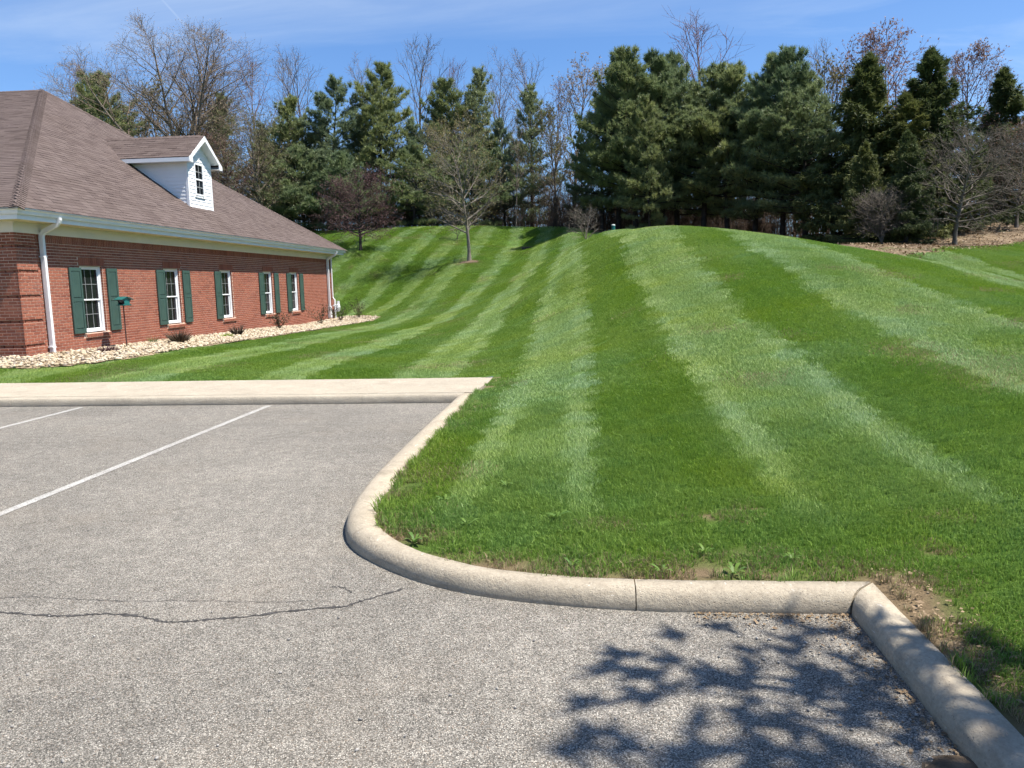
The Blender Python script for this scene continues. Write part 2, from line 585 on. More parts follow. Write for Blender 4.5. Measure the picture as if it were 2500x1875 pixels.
mu = mix(t, ramp(t, noise(t, mapping(t, p, (1, 1, 1), loc=(7, 3, 0)), 0.9, 6, 0.7), [(0.55, 0.0), (0.66, 0.7)]), mu, (0.050, 0.080, 0.018))
g = mix(t, attr(t, 'mulch'), g, mu)
L(t, g, b.inputs['Base Color'])
b.inputs['Roughness'].default_value = 0.95
b.inputs['Specular IOR Level'].default_value = 0.1
bump(t, b, noise(t, p, 60, 5, 0.8), 0.8, 0.02)
M['lawn'] = mt

# grass blades
mt, t, b = new_mat('grass_blades')
g = t.nodes.new('ShaderNodeNewGeometry')
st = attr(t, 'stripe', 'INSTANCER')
dr = attr(t, 'dry', 'INSTANCER')
hue = attr(t, 'hue', 'INSTANCER')
isl = g.outputs['Random Per Island']
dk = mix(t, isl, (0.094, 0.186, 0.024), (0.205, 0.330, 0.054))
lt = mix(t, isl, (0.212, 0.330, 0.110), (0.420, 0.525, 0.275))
c = mix(t, st, dk, lt)  # mowing sheen and paler blade undersides painted into the blade colour
c = mix(t, 1.0, c, mix(t, hue, (0.90, 0.97, 1.10), (1.18, 1.06, 0.60)), 'MULTIPLY')
straw = mix(t, isl, (0.17, 0.125, 0.065), (0.42, 0.33, 0.20))
dfac = math_node(t, 'GREATER_THAN', math_node(t, 'ADD', dr, math_node(t, 'MULTIPLY', isl, 0.0)), math_node(t, 'FRACT', math_node(t, 'MULTIPLY', isl, 17.31)))
c = mix(t, dfac, c, straw)
L(t, c, b.inputs['Base Color'])
b.inputs['Roughness'].default_value = 0.5
b.inputs['Specular IOR Level'].default_value = 0.22
tr = t.nodes.new('ShaderNodeBsdfTranslucent')
L(t, c, tr.inputs[0])
mx = t.nodes.new('ShaderNodeMixShader')
mx.inputs[0].default_value = 0.40
L(t, b.outputs[0], mx.inputs[1])
L(t, tr.outputs[0], mx.inputs[2])
L(t, mx.outputs[0], t.nodes['Material Output'].inputs[0])
M['grass'] = mt

# river stones
mt, t, b = new_mat('river_stones')
pr = piece_random(t)
p = pos(t)
c = ramp(t, pr, [(0.0, (0.20, 0.145, 0.085)), (0.2, (0.36, 0.28, 0.18)), (0.5, (0.47, 0.385, 0.265)), (0.8, (0.54, 0.465, 0.35)), (0.93, (0.32, 0.26, 0.20)), (1.0, (0.20, 0.17, 0.14))])
c = mix(t, 1.0, c, mix(t, noise(t, p, 30, 4, 0.7), (0.75, 0.75, 0.75), (1.15, 1.15, 1.15)), 'MULTIPLY')
L(t, c, b.inputs['Base Color'])
b.inputs['Roughness'].default_value = 0.75
M['stone'] = mt
M['bed'] = mat_flat('gravel_bed_soil', (0.26, 0.20, 0.13), 0.95, 0.4, 20.0, 0.1)
M['dirt'] = mat_flat('dark_leaf_dirt', (0.115, 0.085, 0.058), 0.98, 0.5, 14.0, 0.05, 0.9, 60)
M['grit'] = mat_flat('loose_grit', (0.27, 0.255, 0.235), 0.9, 0.5, 40.0, 0.2)

# ------------------------------------------------------------------ terrain
CP=np.array([
(1.38,24.67,3.2),(1.38,21.29,2.45),(1.38,16.68,1.5),(1.38,13.69,.97),(1.38,11.6,.7),(1.38,9.87,.48),(1.38,8.58,.35),(1.38,5.94,.15),
(2.75,27,3.14),(2.75,19.82,2.27),(2.75,17,1.75),(2.75,13.23,1.14),(2.75,10.41,.75),(2.75,8.86,.56),(2.75,6.79,.32),
(4.15,21.98,2.82),(4.15,17.54,2.18),(4.15,15.1,1.62),(4.15,12.28,1.1),(4.15,10.35,.8),(4.15,8.72,.6),(4.15,7.0,.4),
(6,23,2.76),(6,19.3,2.2),(6,16.1,1.75),(6,13.8,1.38),(6,12.1,1.1),
(-1.9,40,2.35),(-2.04,33.28,1.6),(-2.09,24.93,.88),(-2.09,20.59,.42),(-2.09,16.57,.22),(-2.09,13.7,.15),
(-2.58,46.35,3.3),(-2.81,37.7,2.05),(-3.07,31.1,1.3),(-3.07,25,.75),(-3.07,20.57,.4),(-3.07,17.1,.22),
(-3.82,52,3.95),(-4.05,45.2,2.6),(-4.3,39,1.57),(-4.62,33.84,.75),(-4.77,27.8,.24),(-4.77,21,.14),(-4.77,17,.11),(-4.77,14.25,.13),
(-4.66,47.9,3.45),(-4.87,42.45,2.2),(-5.21,36.5,1.1),(-5.49,33.2,.5),(-5.61,26.8,.16),(-5.61,21.4,.11),
(-5.98,50.2,4.0),(-6.21,45,2.95),(-6.45,41,1.98),(-6.68,37.8,1.05),(-6.9,35.4,.52),(-7.29,32.2,.16),(-7.31,26.2,.08),(-7.31,22,.12),
(1.22,36,3.93),(.43,27,2.45),(.25,16.5,.95),(1.68,30,3.63),(3.2,30,3.25),(4.72,25,3.03),(6.68,21.5,2.5),(7.59,20,2.2),(8.09,17.5,1.79),(8.45,15.5,1.4),
(-17.5,57,5.69),(-12.3,57,5.84),(-5.9,55,5.5),(-2.5,53,5.3),(-.5,46,4.65),(-14.2,50,4.0),(-13.3,44,1.63),(-12.3,39.5,.08),(-10.6,38.5,.4),(-10.4,42,1.05),(-9,46,2.6),(-9.5,52,4.5),
(-18,44,1.4),(-18,50,3.9),(-26,44,1.3),(-26,50,3.7),(-28,57,5.6),
(16.6,36,2.86),(22.5,42,4.0),(17,44,4.2),(21,46,4.6),(25,48,4.8),(15,41.5,3.55),(15.8,29,1.95),(13.4,30,2.2),(12.7,34,2.9),(11,26,1.35),(11,22,1.2),(11.5,18,1.0),(12,14,.8),(16,22,1.2),(20,30,1.9),(25,36,2.6),
# near lawn & edges
(-1.4,10.4,.10),(-1.4,8,.10),(-1.4,6,.10),(-1.2,4.8,.10),(-.4,4.0,.10),(.5,3.9,.10),(1.5,3.9,.10),(1.5,2.5,.10),(1.5,1,.10),(0,5,.13),(0,7,.2),(-.5,9,.2),(-.8,11,.2),(0,12,.42),(-1.2,12.4,.13),(-.8,14,.3),
(2.6,4.0,.16),(3.5,3,.2),(3,1,.16),(5,5,.4),(6,8,.7),(8,9,.85),(8,5,.55),(6,1,.35),(12,3,.6),(14,8,.7),
(-3,12.5,.1),(-6,12.5,.1),(-10,12.5,.1),(-14,12.5,.1),(-9,17,.14),(-9,22,.12),(-10.2,17,.17),(-10.5,22,.14),(-10.8,28,.1),(-11,34,.06),(-9,30,.06),(-9,35,.12),(-12,17,.25),(-12,22,.19),(-12,28,.13),(-12,35,.07),(-12,15.5,.26),(-16,14.5,.24),(-20,14,.2),(-20,40,.1),(-28,20,.2),
# beyond the crest
(1.5,46,4.1),(4,38,3.55),(7,32,2.75),(9,28,2.0),(0,60,4.6),(-6,68,5.7),(-15,68,5.9),(8,45,3.4),(14,42,3.3),(14,55,3.6),(0,80,5),(-20,85,6),(20,70,4),(30,50,4.2),(40,40,4),(40,20,2),(40,0,1),(60,60,4.5),(-45,60,5.5),(-45,40,1.5),(-45,20,.2),(30,10,1),(20,12,.8)
],float)
def _k(r2): return np.where(r2>1e-12,.5*r2*np.log(np.maximum(r2,1e-12)),0.)
def _fit(C,lam=.02):
    n=len(C);X=C[:,:2]/10
    d=((X[:,None]-X[None])**2).sum(-1)
    A=np.zeros((n+3,n+3));A[:n,:n]=_k(d)+lam*np.eye(n);A[:n,n]=1;A[:n,n+1:]=X;A[n,:n]=1;A[n+1:,:n]=X.T
    b=np.zeros(n+3);b[:n]=C[:,2]
    return X,np.linalg.solve(A,b)
TX,TW=_fit(CP)
def lawn_h(u,v):
    u=np.asarray(u,float);v=np.asarray(v,float);sh=np.broadcast(u,v).shape
    q=np.stack([np.broadcast_to(u,sh).ravel(),np.broadcast_to(v,sh).ravel()],1)
    # clamp far away
    q=np.stack([np.clip(q[:,0],-48,60),np.clip(q[:,1],-2,88)],1)/10
    out=np.empty(len(q));n=len(TX)
    for i in range(0,len(q),20000):
        d=((q[i:i+20000,None]-TX[None])**2).sum(-1)
        out[i:i+20000]=_k(d)@TW[:n]+TW[n]+q[i:i+20000]@TW[n+1:]
    return out.reshape(sh)


def bend(u, v):
    """the mowing lines close up a little on the far hillside"""
    return u / (1 - 0.0088 * np.maximum(np.asarray(v, float) - 32, 0))


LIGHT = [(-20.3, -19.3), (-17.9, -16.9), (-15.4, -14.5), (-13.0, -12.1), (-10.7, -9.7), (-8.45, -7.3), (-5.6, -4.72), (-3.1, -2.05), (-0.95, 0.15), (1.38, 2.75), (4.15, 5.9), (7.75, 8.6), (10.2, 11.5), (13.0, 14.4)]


def smooth(a, b, x):
    x = np.clip((x - a) / (b - a), 0, 1)
    return x * x * (3 - 2 * x)


NRG = np.random.default_rng(5)
_g = NRG.random((64, 64))


def vnoise(x, y, s):
    x = np.asarray(x, float) * s
    y = np.asarray(y, float) * s
    xi, yi = np.floor(x).astype(int), np.floor(y).astype(int)
    fx, fy = x - xi, y - yi
    fx, fy = fx * fx * (3 - 2 * fx), fy * fy * (3 - 2 * fy)
    a, b_, c_, d_ = _g[xi % 64, yi % 64], _g[(xi + 1) % 64, yi % 64], _g[xi % 64, (yi + 1) % 64], _g[(xi + 1) % 64, (yi + 1) % 64]
    return (a * (1 - fx) + b_ * fx) * (1 - fy) + (c_ * (1 - fx) + d_ * fx) * fy


def stripe(u, v):  # mowing passes: sets blade lean and the sheen painted as colour
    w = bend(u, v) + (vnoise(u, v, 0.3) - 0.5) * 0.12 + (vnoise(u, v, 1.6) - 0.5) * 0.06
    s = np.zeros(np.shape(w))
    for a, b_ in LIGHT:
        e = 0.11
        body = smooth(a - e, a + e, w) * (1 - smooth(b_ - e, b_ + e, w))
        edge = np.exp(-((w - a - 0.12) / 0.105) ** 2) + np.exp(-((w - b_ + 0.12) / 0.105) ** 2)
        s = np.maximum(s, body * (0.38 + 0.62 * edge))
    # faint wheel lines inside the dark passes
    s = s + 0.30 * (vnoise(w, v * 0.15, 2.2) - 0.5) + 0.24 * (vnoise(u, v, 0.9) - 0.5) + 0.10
    # the painted stripes fade out towards the kerb
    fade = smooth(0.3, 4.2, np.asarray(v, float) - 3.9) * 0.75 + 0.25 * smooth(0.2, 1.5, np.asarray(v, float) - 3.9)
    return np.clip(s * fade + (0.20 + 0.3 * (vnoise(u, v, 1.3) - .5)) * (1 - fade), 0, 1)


TL = np.array([(-60, 62), (-20, 61), (-10, 60.5), (-5, 60), (-2, 58.5), (0, 55), (2, 45), (5, 37), (8, 32), (10, 28.5), (12, 29), (13, 31), (17, 34.8), (22, 37.8), (30, 39.5), (60, 43)], float)


def mulch(u, v):
    w = np.asarray(v, float) + (vnoise(u, v, 0.5) - 0.5) * 1.6
    return smooth(-0.3, 0.5, w - np.interp(u, TL[:, 0], TL[:, 1]))


# kerb line: (outer base, inner edge)
KO = [(-1.72, 10.75), (-1.74, 9.0), (-1.745, 7.4), (-1.735, 6.3), (-1.69, 5.5), (-1.59, 4.93), (-1.43, 4.57), (-1.15, 4.26), (-0.80, 4.0), (-0.35, 3.82), (0.27, 3.72), (0.94, 3.715), (1.31, 3.715)]
KI = [(-1.48, 10.75), (-1.47, 9.0), (-1.465, 7.4), (-1.465, 6.35), (-1.445, 5.62), (-1.39, 5.0), (-1.28, 4.68), (-1.06, 4.38), (-0.76, 4.13), (-0.34, 3.95), (0.27, 3.86), (0.95, 3.86), (1.46, 3.86)]


def catmull(P, n):
    P = [np.array(p, float) for p in P]
    out = []
    for i in range(len(P) - 1):
        p0, p1, p2, p3 = P[max(i - 1, 0)], P[i], P[i + 1], P[min(i + 2, len(P) - 1)]
        for k in range(n):
            s = k / n
            out.append(0.5 * (2 * p1 + (p2 - p0) * s + (2 * p0 - 5 * p1 + 4 * p2 - p3) * s * s + (3 * p1 - p0 - 3 * p2 + p3) * s ** 3))
    out.append(P[-1])
    return np.array(out)


NK = 8
KOs, KIs = catmull(KO, NK), catmull(KI, NK)
KM = KOs * 0.45 + KIs * 0.55
REGION = [tuple(p) for p in KM] + [(1.39, 3.79), (1.39, -12.0), (-70.0, -12.0), (-70.0, 12.4), (-1.40, 12.4), (-1.40, 10.75)]


def inside(poly, x, y):
    x, y = np.asarray(x, float), np.asarray(y, float)
    r = np.zeros(np.broadcast(x, y).shape, bool)
    j = len(poly) - 1
    for i in range(len(poly)):
        xi, yi = poly[i]
        xj, yj = poly[j]
        if yi != yj:
            cnd = ((yi > y) != (yj > y)) & (x < (xj - xi) * (y - yi) / (yj - yi) + xi)
            r ^= cnd
        j = i
    return r


def seg_dist(poly, x, y):
    d = np.full(np.broadcast(x, y).shape, 1e9)
    for (x0, y0), (x1, y1) in zip(poly[:-1], poly[1:]):
        dx, dy = x1 - x0, y1 - y0
        tt = np.clip(((x - x0) * dx + (y - y0) * dy) / (dx * dx + dy * dy + 1e-12), 0, 1)
        d = np.minimum(d, np.hypot(x - x0 - tt * dx, y - y0 - tt * dy))
    return d


KEDGE = [tuple(p) for p in KIs] + [(1.46, -8.0)]
GRAVEL = [(-17.0, 14.2), (-13.5, 14.1), (-11.3, 14.15), (-10.5, 14.35), (-10.0, 15.1), (-9.85, 16.2), (-9.95, 18.5), (-9.85, 20.5), (-9.6, 23.0), (-9.6, 26.4), (-9.6, 30.0), (-9.5, 32.0), (-9.25, 34.2), (-9.3, 35.5), (-10.0, 36.2), (-11.0, 36.9), (-11.6, 38.0), (-12.6, 38.2), (-12.6, 15.0), (-17.0, 15.0)]


def dryness(u, v):
    d = seg_dist(KEDGE, u, v)
    n1, n2 = vnoise(u, v, 3.1), vnoise(np.asarray(u) + 9, v, 1.0)
    near = np.exp(-d / 0.13) * smooth(0.25, 0.7, n1) * np.where(np.asarray(u) > -1.2, 1.0, 0.45)
    corner = np.exp(-((np.hypot(np.asarray(u) - 1.58, np.asarray(v) - 3.82) / 0.20) ** 2)) * 0.95
    strip = np.exp(-((np.asarray(u) - 1.58) / 0.11) ** 2) * (np.asarray(v) < 3.9) * 0.65
    spot = np.zeros(np.shape(d))
    for (a, b_, r) in ((0.62, 3.98, 0.10), (0.95, 3.95, 0.07), (-1.05, 4.55, 0.16), (-0.4, 4.12, 0.14), (0.2, 4.75, 0.09), (0.83, 4.9, 0.10), (1.05, 4.8, 0.06), (1.1, 5.05, 0.07), (-1.36, 5.4, 0.1), (1.95, 4.3, 0.08), (2.2, 4.8, 0.07), (-1.33, 11.2, 0.14), (-1.3, 11.6, 0.12), (-1.28, 12.1, 0.12)):
        spot = np.maximum(spot, np.exp(-(np.hypot((np.asarray(u) - a) * 0.8, (np.asarray(v) - b_) * 1.4) / r) ** 2))
    tree = np.exp(-(np.hypot(np.asarray(u) + 6.33, np.asarray(v) - 45.4) / 0.6) ** 2)
    patch = 0.25 * smooth(0.72, 0.9, n2)
    return np.clip(near + corner + strip + 0.9 * spot + tree + patch, 0, 1)


def axis(parts):
    out = []
    for a, b_, s in parts:
        out += list(np.arange(a, b_ - 1e-6, s))
    return np.array(out + [parts[-1][1]])


gu = axis([(-300, -60, 20), (-60, -22, 2), (-22, -2.4, 0.2), (-2.4, 2.4, 0.06), (2.4, 12, 0.2), (12, 40, 1), (40, 60, 4), (60, 300, 20)])
gv = axis([(-40, -4, 6), (-4, 1.5, 0.5), (1.5, 6.0, 0.06), (6, 13, 0.12), (13, 40, 0.4), (40, 70, 0.8), (70, 100, 5), (100, 500, 25)])
U, Vv = np.meshgrid(gu, gv)
Z = lawn_h(U, Vv) + (vnoise(U, Vv, 0.8) - 0.5) * 0.03
nu, nv = len(gu), len(gv)
verts = np.stack([U.ravel(), Vv.ravel(), Z.ravel()], 1)
idx = np.arange(nu * nv).reshape(nv, nu)
quads = np.stack([idx[:-1, :-1], idx[:-1, 1:], idx[1:, 1:], idx[1:, :-1]], -1).reshape(-1, 4)
cxy = verts[quads].mean(1)
keep = ~inside(REGION, cxy[:, 0], cxy[:, 1])
keep &= ~((cxy[:, 0] < -12.4) & (cxy[:, 1] > 16.3) & (cxy[:, 1] < 36.8) & (cxy[:, 0] > -33))
quads = quads[keep]
me = np_mesh('lawn', verts, quads, M['lawn'], 4, True)
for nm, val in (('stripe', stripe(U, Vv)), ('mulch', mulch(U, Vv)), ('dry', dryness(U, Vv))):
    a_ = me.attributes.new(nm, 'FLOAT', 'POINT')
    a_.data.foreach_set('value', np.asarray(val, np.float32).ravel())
lawn = place('lawn', me, (0, 0, 0))
tag(lawn, 'striped mown lawn rising into a rounded hill', 'lawn', kind='structure')

# ------------------------------------------------------------------ parking lot
mb = MB()
k0 = [(p[0], p[1], 0.0) for p in KM]
mb.add(k0 + [(1.40, 3.79, 0), (1.40, -12, 0), (-70, -12, 0), (-70, 10.62, 0), (-1.62, 10.62, 0)], [tuple(range(len(k0) + 5))])
asphalt = mb.build('parking_lot', M['asphalt'])
import bmesh
bm = bmesh.new()
bm.from_mesh(asphalt.data)
bmesh.ops.triangulate(bm, faces=bm.faces[:])
bmesh.ops.recalc_face_normals(bm, faces=bm.faces[:])
for f in bm.faces:
    if f.normal.z < 0:
        f.normal_flip()
bm.to_mesh(asphalt.data)
bm.free()
tag(asphalt, 'worn grey asphalt parking lot with pale aggregate', 'parking lot', kind='structure')
for u in (-4.37, -7.17, -9.97):
    mb = MB()
    ys = np.linspace(4.6, 10.42, 60)
    for i in range(len(ys) - 1):
        w0, w1 = (0.043 + 0.006 * (vnoise(u, y, 9.0) - .5) for y in (ys[i], ys[i + 1]))
        mb.add([(u - w0, ys[i], .004), (u + w0, ys[i], .004), (u + w1, ys[i + 1], .004), (u - w1, ys[i + 1], .004)], [(0, 1, 2, 3)])
    mb.build('stall_line', M['paint'], asphalt)


def crack(pts, wmin, wmax, name='crack', seed=1):
    rg = np.random.default_rng(seed)
    P = catmull([(a, b_) for a, b_ in pts], 14)
    d = np.gradient(P, axis=0)
    n_ = np.stack([-d[:, 1], d[:, 0]], 1) / (np.linalg.norm(d, axis=1)[:, None] + 1e-9)
    P = P + n_ * (rg.random(len(P))[:, None] - .5) * 0.016
    w = wmin + (wmax - wmin) * rg.random(len(P)) ** 2
    w[0] = w[-1] = 0.001
    a, c_ = P + n_ * w[:, None] * .5, P - n_ * w[:, None] * .5
    V_ = [(x, y, .003) for x, y in a] + [(x, y, .003) for x, y in c_]
    k = len(P)
    mb = MB().add(V_, [(i, i + k, i + k + 1, i + 1) for i in range(k - 1)])
    return mb.build(name, M['tar'], asphalt)


crack([(-3.63, 3.57), (-3.03, 3.59), (-2.86, 3.57), (-2.63, 3.56), (-2.46, 3.59), (-2.26, 3.57), (-2.08, 3.51), (-1.89, 3.54), (-1.68, 3.59), (-1.46, 3.67), (-1.24, 3.72), (-1.15, 3.8), (-0.97, 3.96)], 0.006, 0.034, seed=1)
crack([(-1.38, 3.98), (-1.31, 3.97), (-1.24, 3.9)], 0.004, 0.014, seed=2)
crack([(-5.65, 6.91), (-5.57, 7.28), (-5.78, 8.27), (-5.71, 8.86), (-5.76, 9.63), (-5.62, 10.38)], 0.002, 0.006, seed=3)
crack([(-4.11, 7.2), (-4.06, 7.53), (-3.87, 7.42)], 0.002, 0.006, seed=4)
crack([(-6.31, 9.3), (-6.16, 9.41)], 0.002, 0.007, seed=5)
crack([(-3.17, 3.77), (-2.99, 3.79), (-2.72, 3.77), (-2.41, 3.75), (-2.11, 3.77), (-1.7, 3.76), (-1.41, 3.79)], 0.002, 0.006, seed=6)
# ------------------------------------------------------------------ kerbs
PROF = [(0.0, -0.08), (0.003, 0.028), (0.010, 0.058), (0.026, 0.085), (0.050, 0.102), (0.078, 0.110), (1.0, 0.112), (1.0, -0.08)]


def kerb_piece(name, O, I, parent, h=1.0, soft=1.0, mat=None):
    O, I = np.array(O, float), np.array(I, float)
    mb = MB()
    n = len(O)
    rings = []
    for i in range(n):
        o, q = O[i], I[i]
        d = q - o
        w = np.linalg.norm(d)
        d = d / w
        wob = (vnoise(o[0] * 3, o[1] * 3, 1.7) - .5) * 0.006
        ring = []
        for a, z in PROF:
            aa = w if a == 1.0 else min(a * soft * (0.6 + 0.4 * w / 0.15), w * 0.8)
            ring.append((o[0] + d[0] * aa, o[1] + d[1] * aa, z * h + (wob if z > 0 else 0)))
        rings.append(ring)
    k = len(PROF)
    ff = [(i * k + j, (i + 1) * k + j, (i + 1) * k + (j + 1) % k, i * k + (j + 1) % k) for i in range(n - 1) for j in range(k)]
    ff += [tuple(range(k)), tuple((n - 1) * k + j for j in range(k - 1, -1, -1))]
    mb.add([p for r in rings for p in r], ff)
    ob = mb.build(name, mat or M['kerb'], parent)
    bm = bmesh.new()
    bm.from_mesh(ob.data)
    bmesh.ops.recalc_face_normals(bm, faces=bm.faces[:])
    bm.to_mesh(ob.data)
    bm.free()
    ob.data.polygons.foreach_set('use_smooth', [len(p.vertices) == 4 for p in ob.data.polygons])
    caps = {ek for p_ in ob.data.polygons if len(p_.vertices) > 4 for ek in p_.edge_keys}
    for e_ in ob.data.edges:
        if tuple(sorted(e_.vertices)) in caps:
            e_.use_edge_sharp = True
    return ob


kerb = thing('kerb', (0, 4, 0), 'pale concrete kerb curving round the lawn', 'kerb')
tag(kerb, kind='structure')


def cut(i0, i1):
    """samples between two fractional path positions, with a 3 mm joint at each end"""
    ts = [i0] + list(range(int(math.floor(i0)) + 1, int(math.ceil(i1)))) + [i1]
    lerp = lambda A, t_: A[min(int(t_), len(A) - 1)] * (1 - (t_ - int(t_))) + A[min(int(t_) + 1, len(A) - 1)] * (t_ - int(t_))
    return [lerp(KOs, x) for x in ts], [lerp(KIs, x) for x in ts]


def tpos(v=None, u=None):
    for i in range(len(KOs) - 1):
        if v is not None and (KOs[i][1] - v) * (KOs[i + 1][1] - v) <= 0 and KOs[i][1] != KOs[i + 1][1]:
            return i + (v - KOs[i][1]) / (KOs[i + 1][1] - KOs[i][1])
        if u is not None and KOs[i][1] < 4.6 and (KOs[i][0] - u) * (KOs[i + 1][0] - u) <= 0:
            return i + (u - KOs[i][0]) / (KOs[i + 1][0] - KOs[i][0])


tA, tB, tC = tpos(v=6.75), tpos(v=4.62), tpos(u=0.275)
g_ = 0.02
for a, b_, gg in ((0, tA - .014, 0), (tA + .014, tB - .035, 0), (tB + .035, tC - .035, 0), (tC + .035, len(KOs) - 1.03, 0)):
    kerb_piece('kerb_segment', *cut(a, b_), kerb)
vsr = [3.70, 3.5, 3.2, 2.8, 2.3, 1.7, 1.0, 0.2]
kerb_piece('kerb_segment', [(1.314, 3.70)] + [(1.31 + 0.008 * math.sin(v * 2), v) for v in vsr[1:]], [(1.463, 3.848)] + [(1.463, v) for v in vsr[1:]], kerb)
kerb_piece('kerb_segment', [(1.31, v) for v in (0.19, -1, -4)], [(1.46, v) for v in (0.19, -1, -4)], kerb)
# far kerb with the walk behind it
walk_kerb = thing('walk_kerb', (-5, 10.5, 0), 'straight concrete kerb along the front of the walk', 'kerb')
tag(walk_kerb, kind='structure')
edges = [-1.62, -3.05, -4.65, -6.5, -8.35, -10.2, -12.0, -14.0, -16.0, -18.0, -20.0]
for a, b_ in zip(edges[:-1], edges[1:]):
    xs = np.linspace(a - .0015, b_ + .0015, 14)
    kerb_piece('kerb_segment', [(x, 10.53) for x in xs], [(x, 10.73) for x in xs], walk_kerb, h=1.08, soft=.45, mat=M['sidewalk'])
mb = MB()
xs = [-1.40 - 0.0, -1.46, -3, -6, -9, -12, -16, -20]
top = [(-1.50, 10.73), (-1.33, 12.32), (-1.37, 12.40), (-3, 12.36), (-6, 12.38), (-9, 12.36), (-12, 12.42), (-20, 12.40), (-20, 10.732)]
sw_ = MB().slab([(x, y, 0.1215 if y < 11 else 0.128) for x, y in top], (0, 0, 1), 0.2)
walk = sw_.build('concrete_walk', M['sidewalk'])
tag(walk, 'pale concrete walk along the head of the parking stalls', 'walk', kind='structure')


# ------------------------------------------------------------------ grass blades (geometry nodes)
def blade_patch(name, n, R, hmin, hmax, w, lean, seed):
    rg = np.random.default_rng(seed)
    a = rg.random(n) * 2 * np.pi
    r = R * np.sqrt(rg.random(n))
    base = np.stack([r * np.cos(a), r * np.sin(a), np.full(n, -0.004)], 1)
    h = hmin + (hmax - hmin) * rg.random(n) ** 1.3
    yaw = rg.random(n) * 2 * np.pi
    side = np.stack([np.cos(yaw), np.sin(yaw), np.zeros(n)], 1) * (w * (0.6 + 0.8 * rg.random(n)))[:, None] * .5
    ld = np.stack([rg.normal(0, .42, n), lean + rg.normal(0, .42, n), np.zeros(n)], 1)
    mid = base + ld * (h * .32)[:, None] + np.array([0, 0, 1]) * (h * .58)[:, None]
    tip = base + ld * (h * .95)[:, None] + np.array([0, 0, 1]) * (h * (1.0 - 0.25 * np.minimum(np.linalg.norm(ld, axis=1), 1.2)))[:, None]
    V_ = np.stack([base - side, base + side, mid + side * .8, mid - side * .8, tip], 1).reshape(-1, 3)
    o = np.arange(n)[:, None] * 5
    F = np.concatenate([o + [0, 1, 2], o + [0, 2, 3], o + [3, 2, 4]], 0)
    return bpy.data.objects.new(name, np_mesh(name, V_, F, M['grass']))


def scatter(name, srcs, P, rot, scl, attrs, idx):
    me = bpy.data.meshes.new(name)
    me.vertices.add(len(P))
    me.vertices.foreach_set('co', np.asarray(P, np.float32).ravel())
    for nm, val, ty, key in [('rot', rot, 'FLOAT_VECTOR', 'vector'), ('scl', scl, 'FLOAT', 'value'), ('idx', idx, 'INT', 'value')] + [(k, v, 'FLOAT', 'value') for k, v in attrs.items()]:
        at = me.attributes.new(nm, ty, 'POINT')
        at.data.foreach_set(key, np.ascontiguousarray(val, np.int32 if ty == 'INT' else np.float32).ravel())
    me.materials.append(M['grass'])
    ob = place(name, me, (0, 0, 0))
    c_ = bpy.data.collections.new(name + '_source')
    for s in srcs:
        c_.objects.link(s)
    ng = bpy.data.node_groups.new(name + '_nodes', 'GeometryNodeTree')
    ng.interface.new_socket('Geometry', in_out='INPUT', socket_type='NodeSocketGeometry')
    ng.interface.new_socket('Geometry', in_out='OUTPUT', socket_type='NodeSocketGeometry')
    i_, o_ = ng.nodes.new('NodeGroupInput'), ng.nodes.new('NodeGroupOutput')
    mp = ng.nodes.new('GeometryNodeMeshToPoints')
    iop = ng.nodes.new('GeometryNodeInstanceOnPoints')
    ci = ng.nodes.new('GeometryNodeCollectionInfo')
    ci.inputs['Collection'].default_value = c_
    ci.inputs['Separate Children'].default_value = True
    ci.inputs['Reset Children'].default_value = True
    ng.links.new(i_.outputs[0], mp.inputs['Mesh'])
    ng.links.new(mp.outputs[0], iop.inputs['Points'])
    ng.links.new(ci.outputs[0], iop.inputs['Instance'])
    iop.inputs['Pick Instance'].default_value = True

    def na(nm, ty):
        n = ng.nodes.new('GeometryNodeInputNamedAttribute')
        n.data_type = ty
        n.inputs[0].default_value = nm
        return n.outputs[0]
    ng.links.new(na('idx', 'INT'), iop.inputs['Instance Index'])
    e2r = ng.nodes.new('FunctionNodeEulerToRotation')
    ng.links.new(na('rot', 'FLOAT_VECTOR'), e2r.inputs[0])
    ng.links.new(e2r.outputs[0], iop.inputs['Rotation'])
    ng.links.new(na('scl', 'FLOAT'), iop.inputs['Scale'])
    ng.links.new(iop.outputs[0], o_.inputs[0])
    md = ob.modifiers.new('scatter', 'NODES')
    md.node_group = ng
    return ob


def grass_points(u0, u1, v0, v1, step, jit, rg):
    uu, vv_ = np.meshgrid(np.arange(u0, u1, step), np.arange(v0, v1, step))
    u = uu.ravel() + (rg.random(uu.size) - .5) * step * jit
    v = vv_.ravel() + (rg.random(uu.size) - .5) * step * jit
    return u, v


def in_view(u, v, m_=0.20):
    th = np.arctan2(u, v) + YAW
    return (np.abs(th) < math.radians(33.7) + m_ + 0.6 / np.maximum(np.hypot(u, v), .5)) & (v > 0.5)


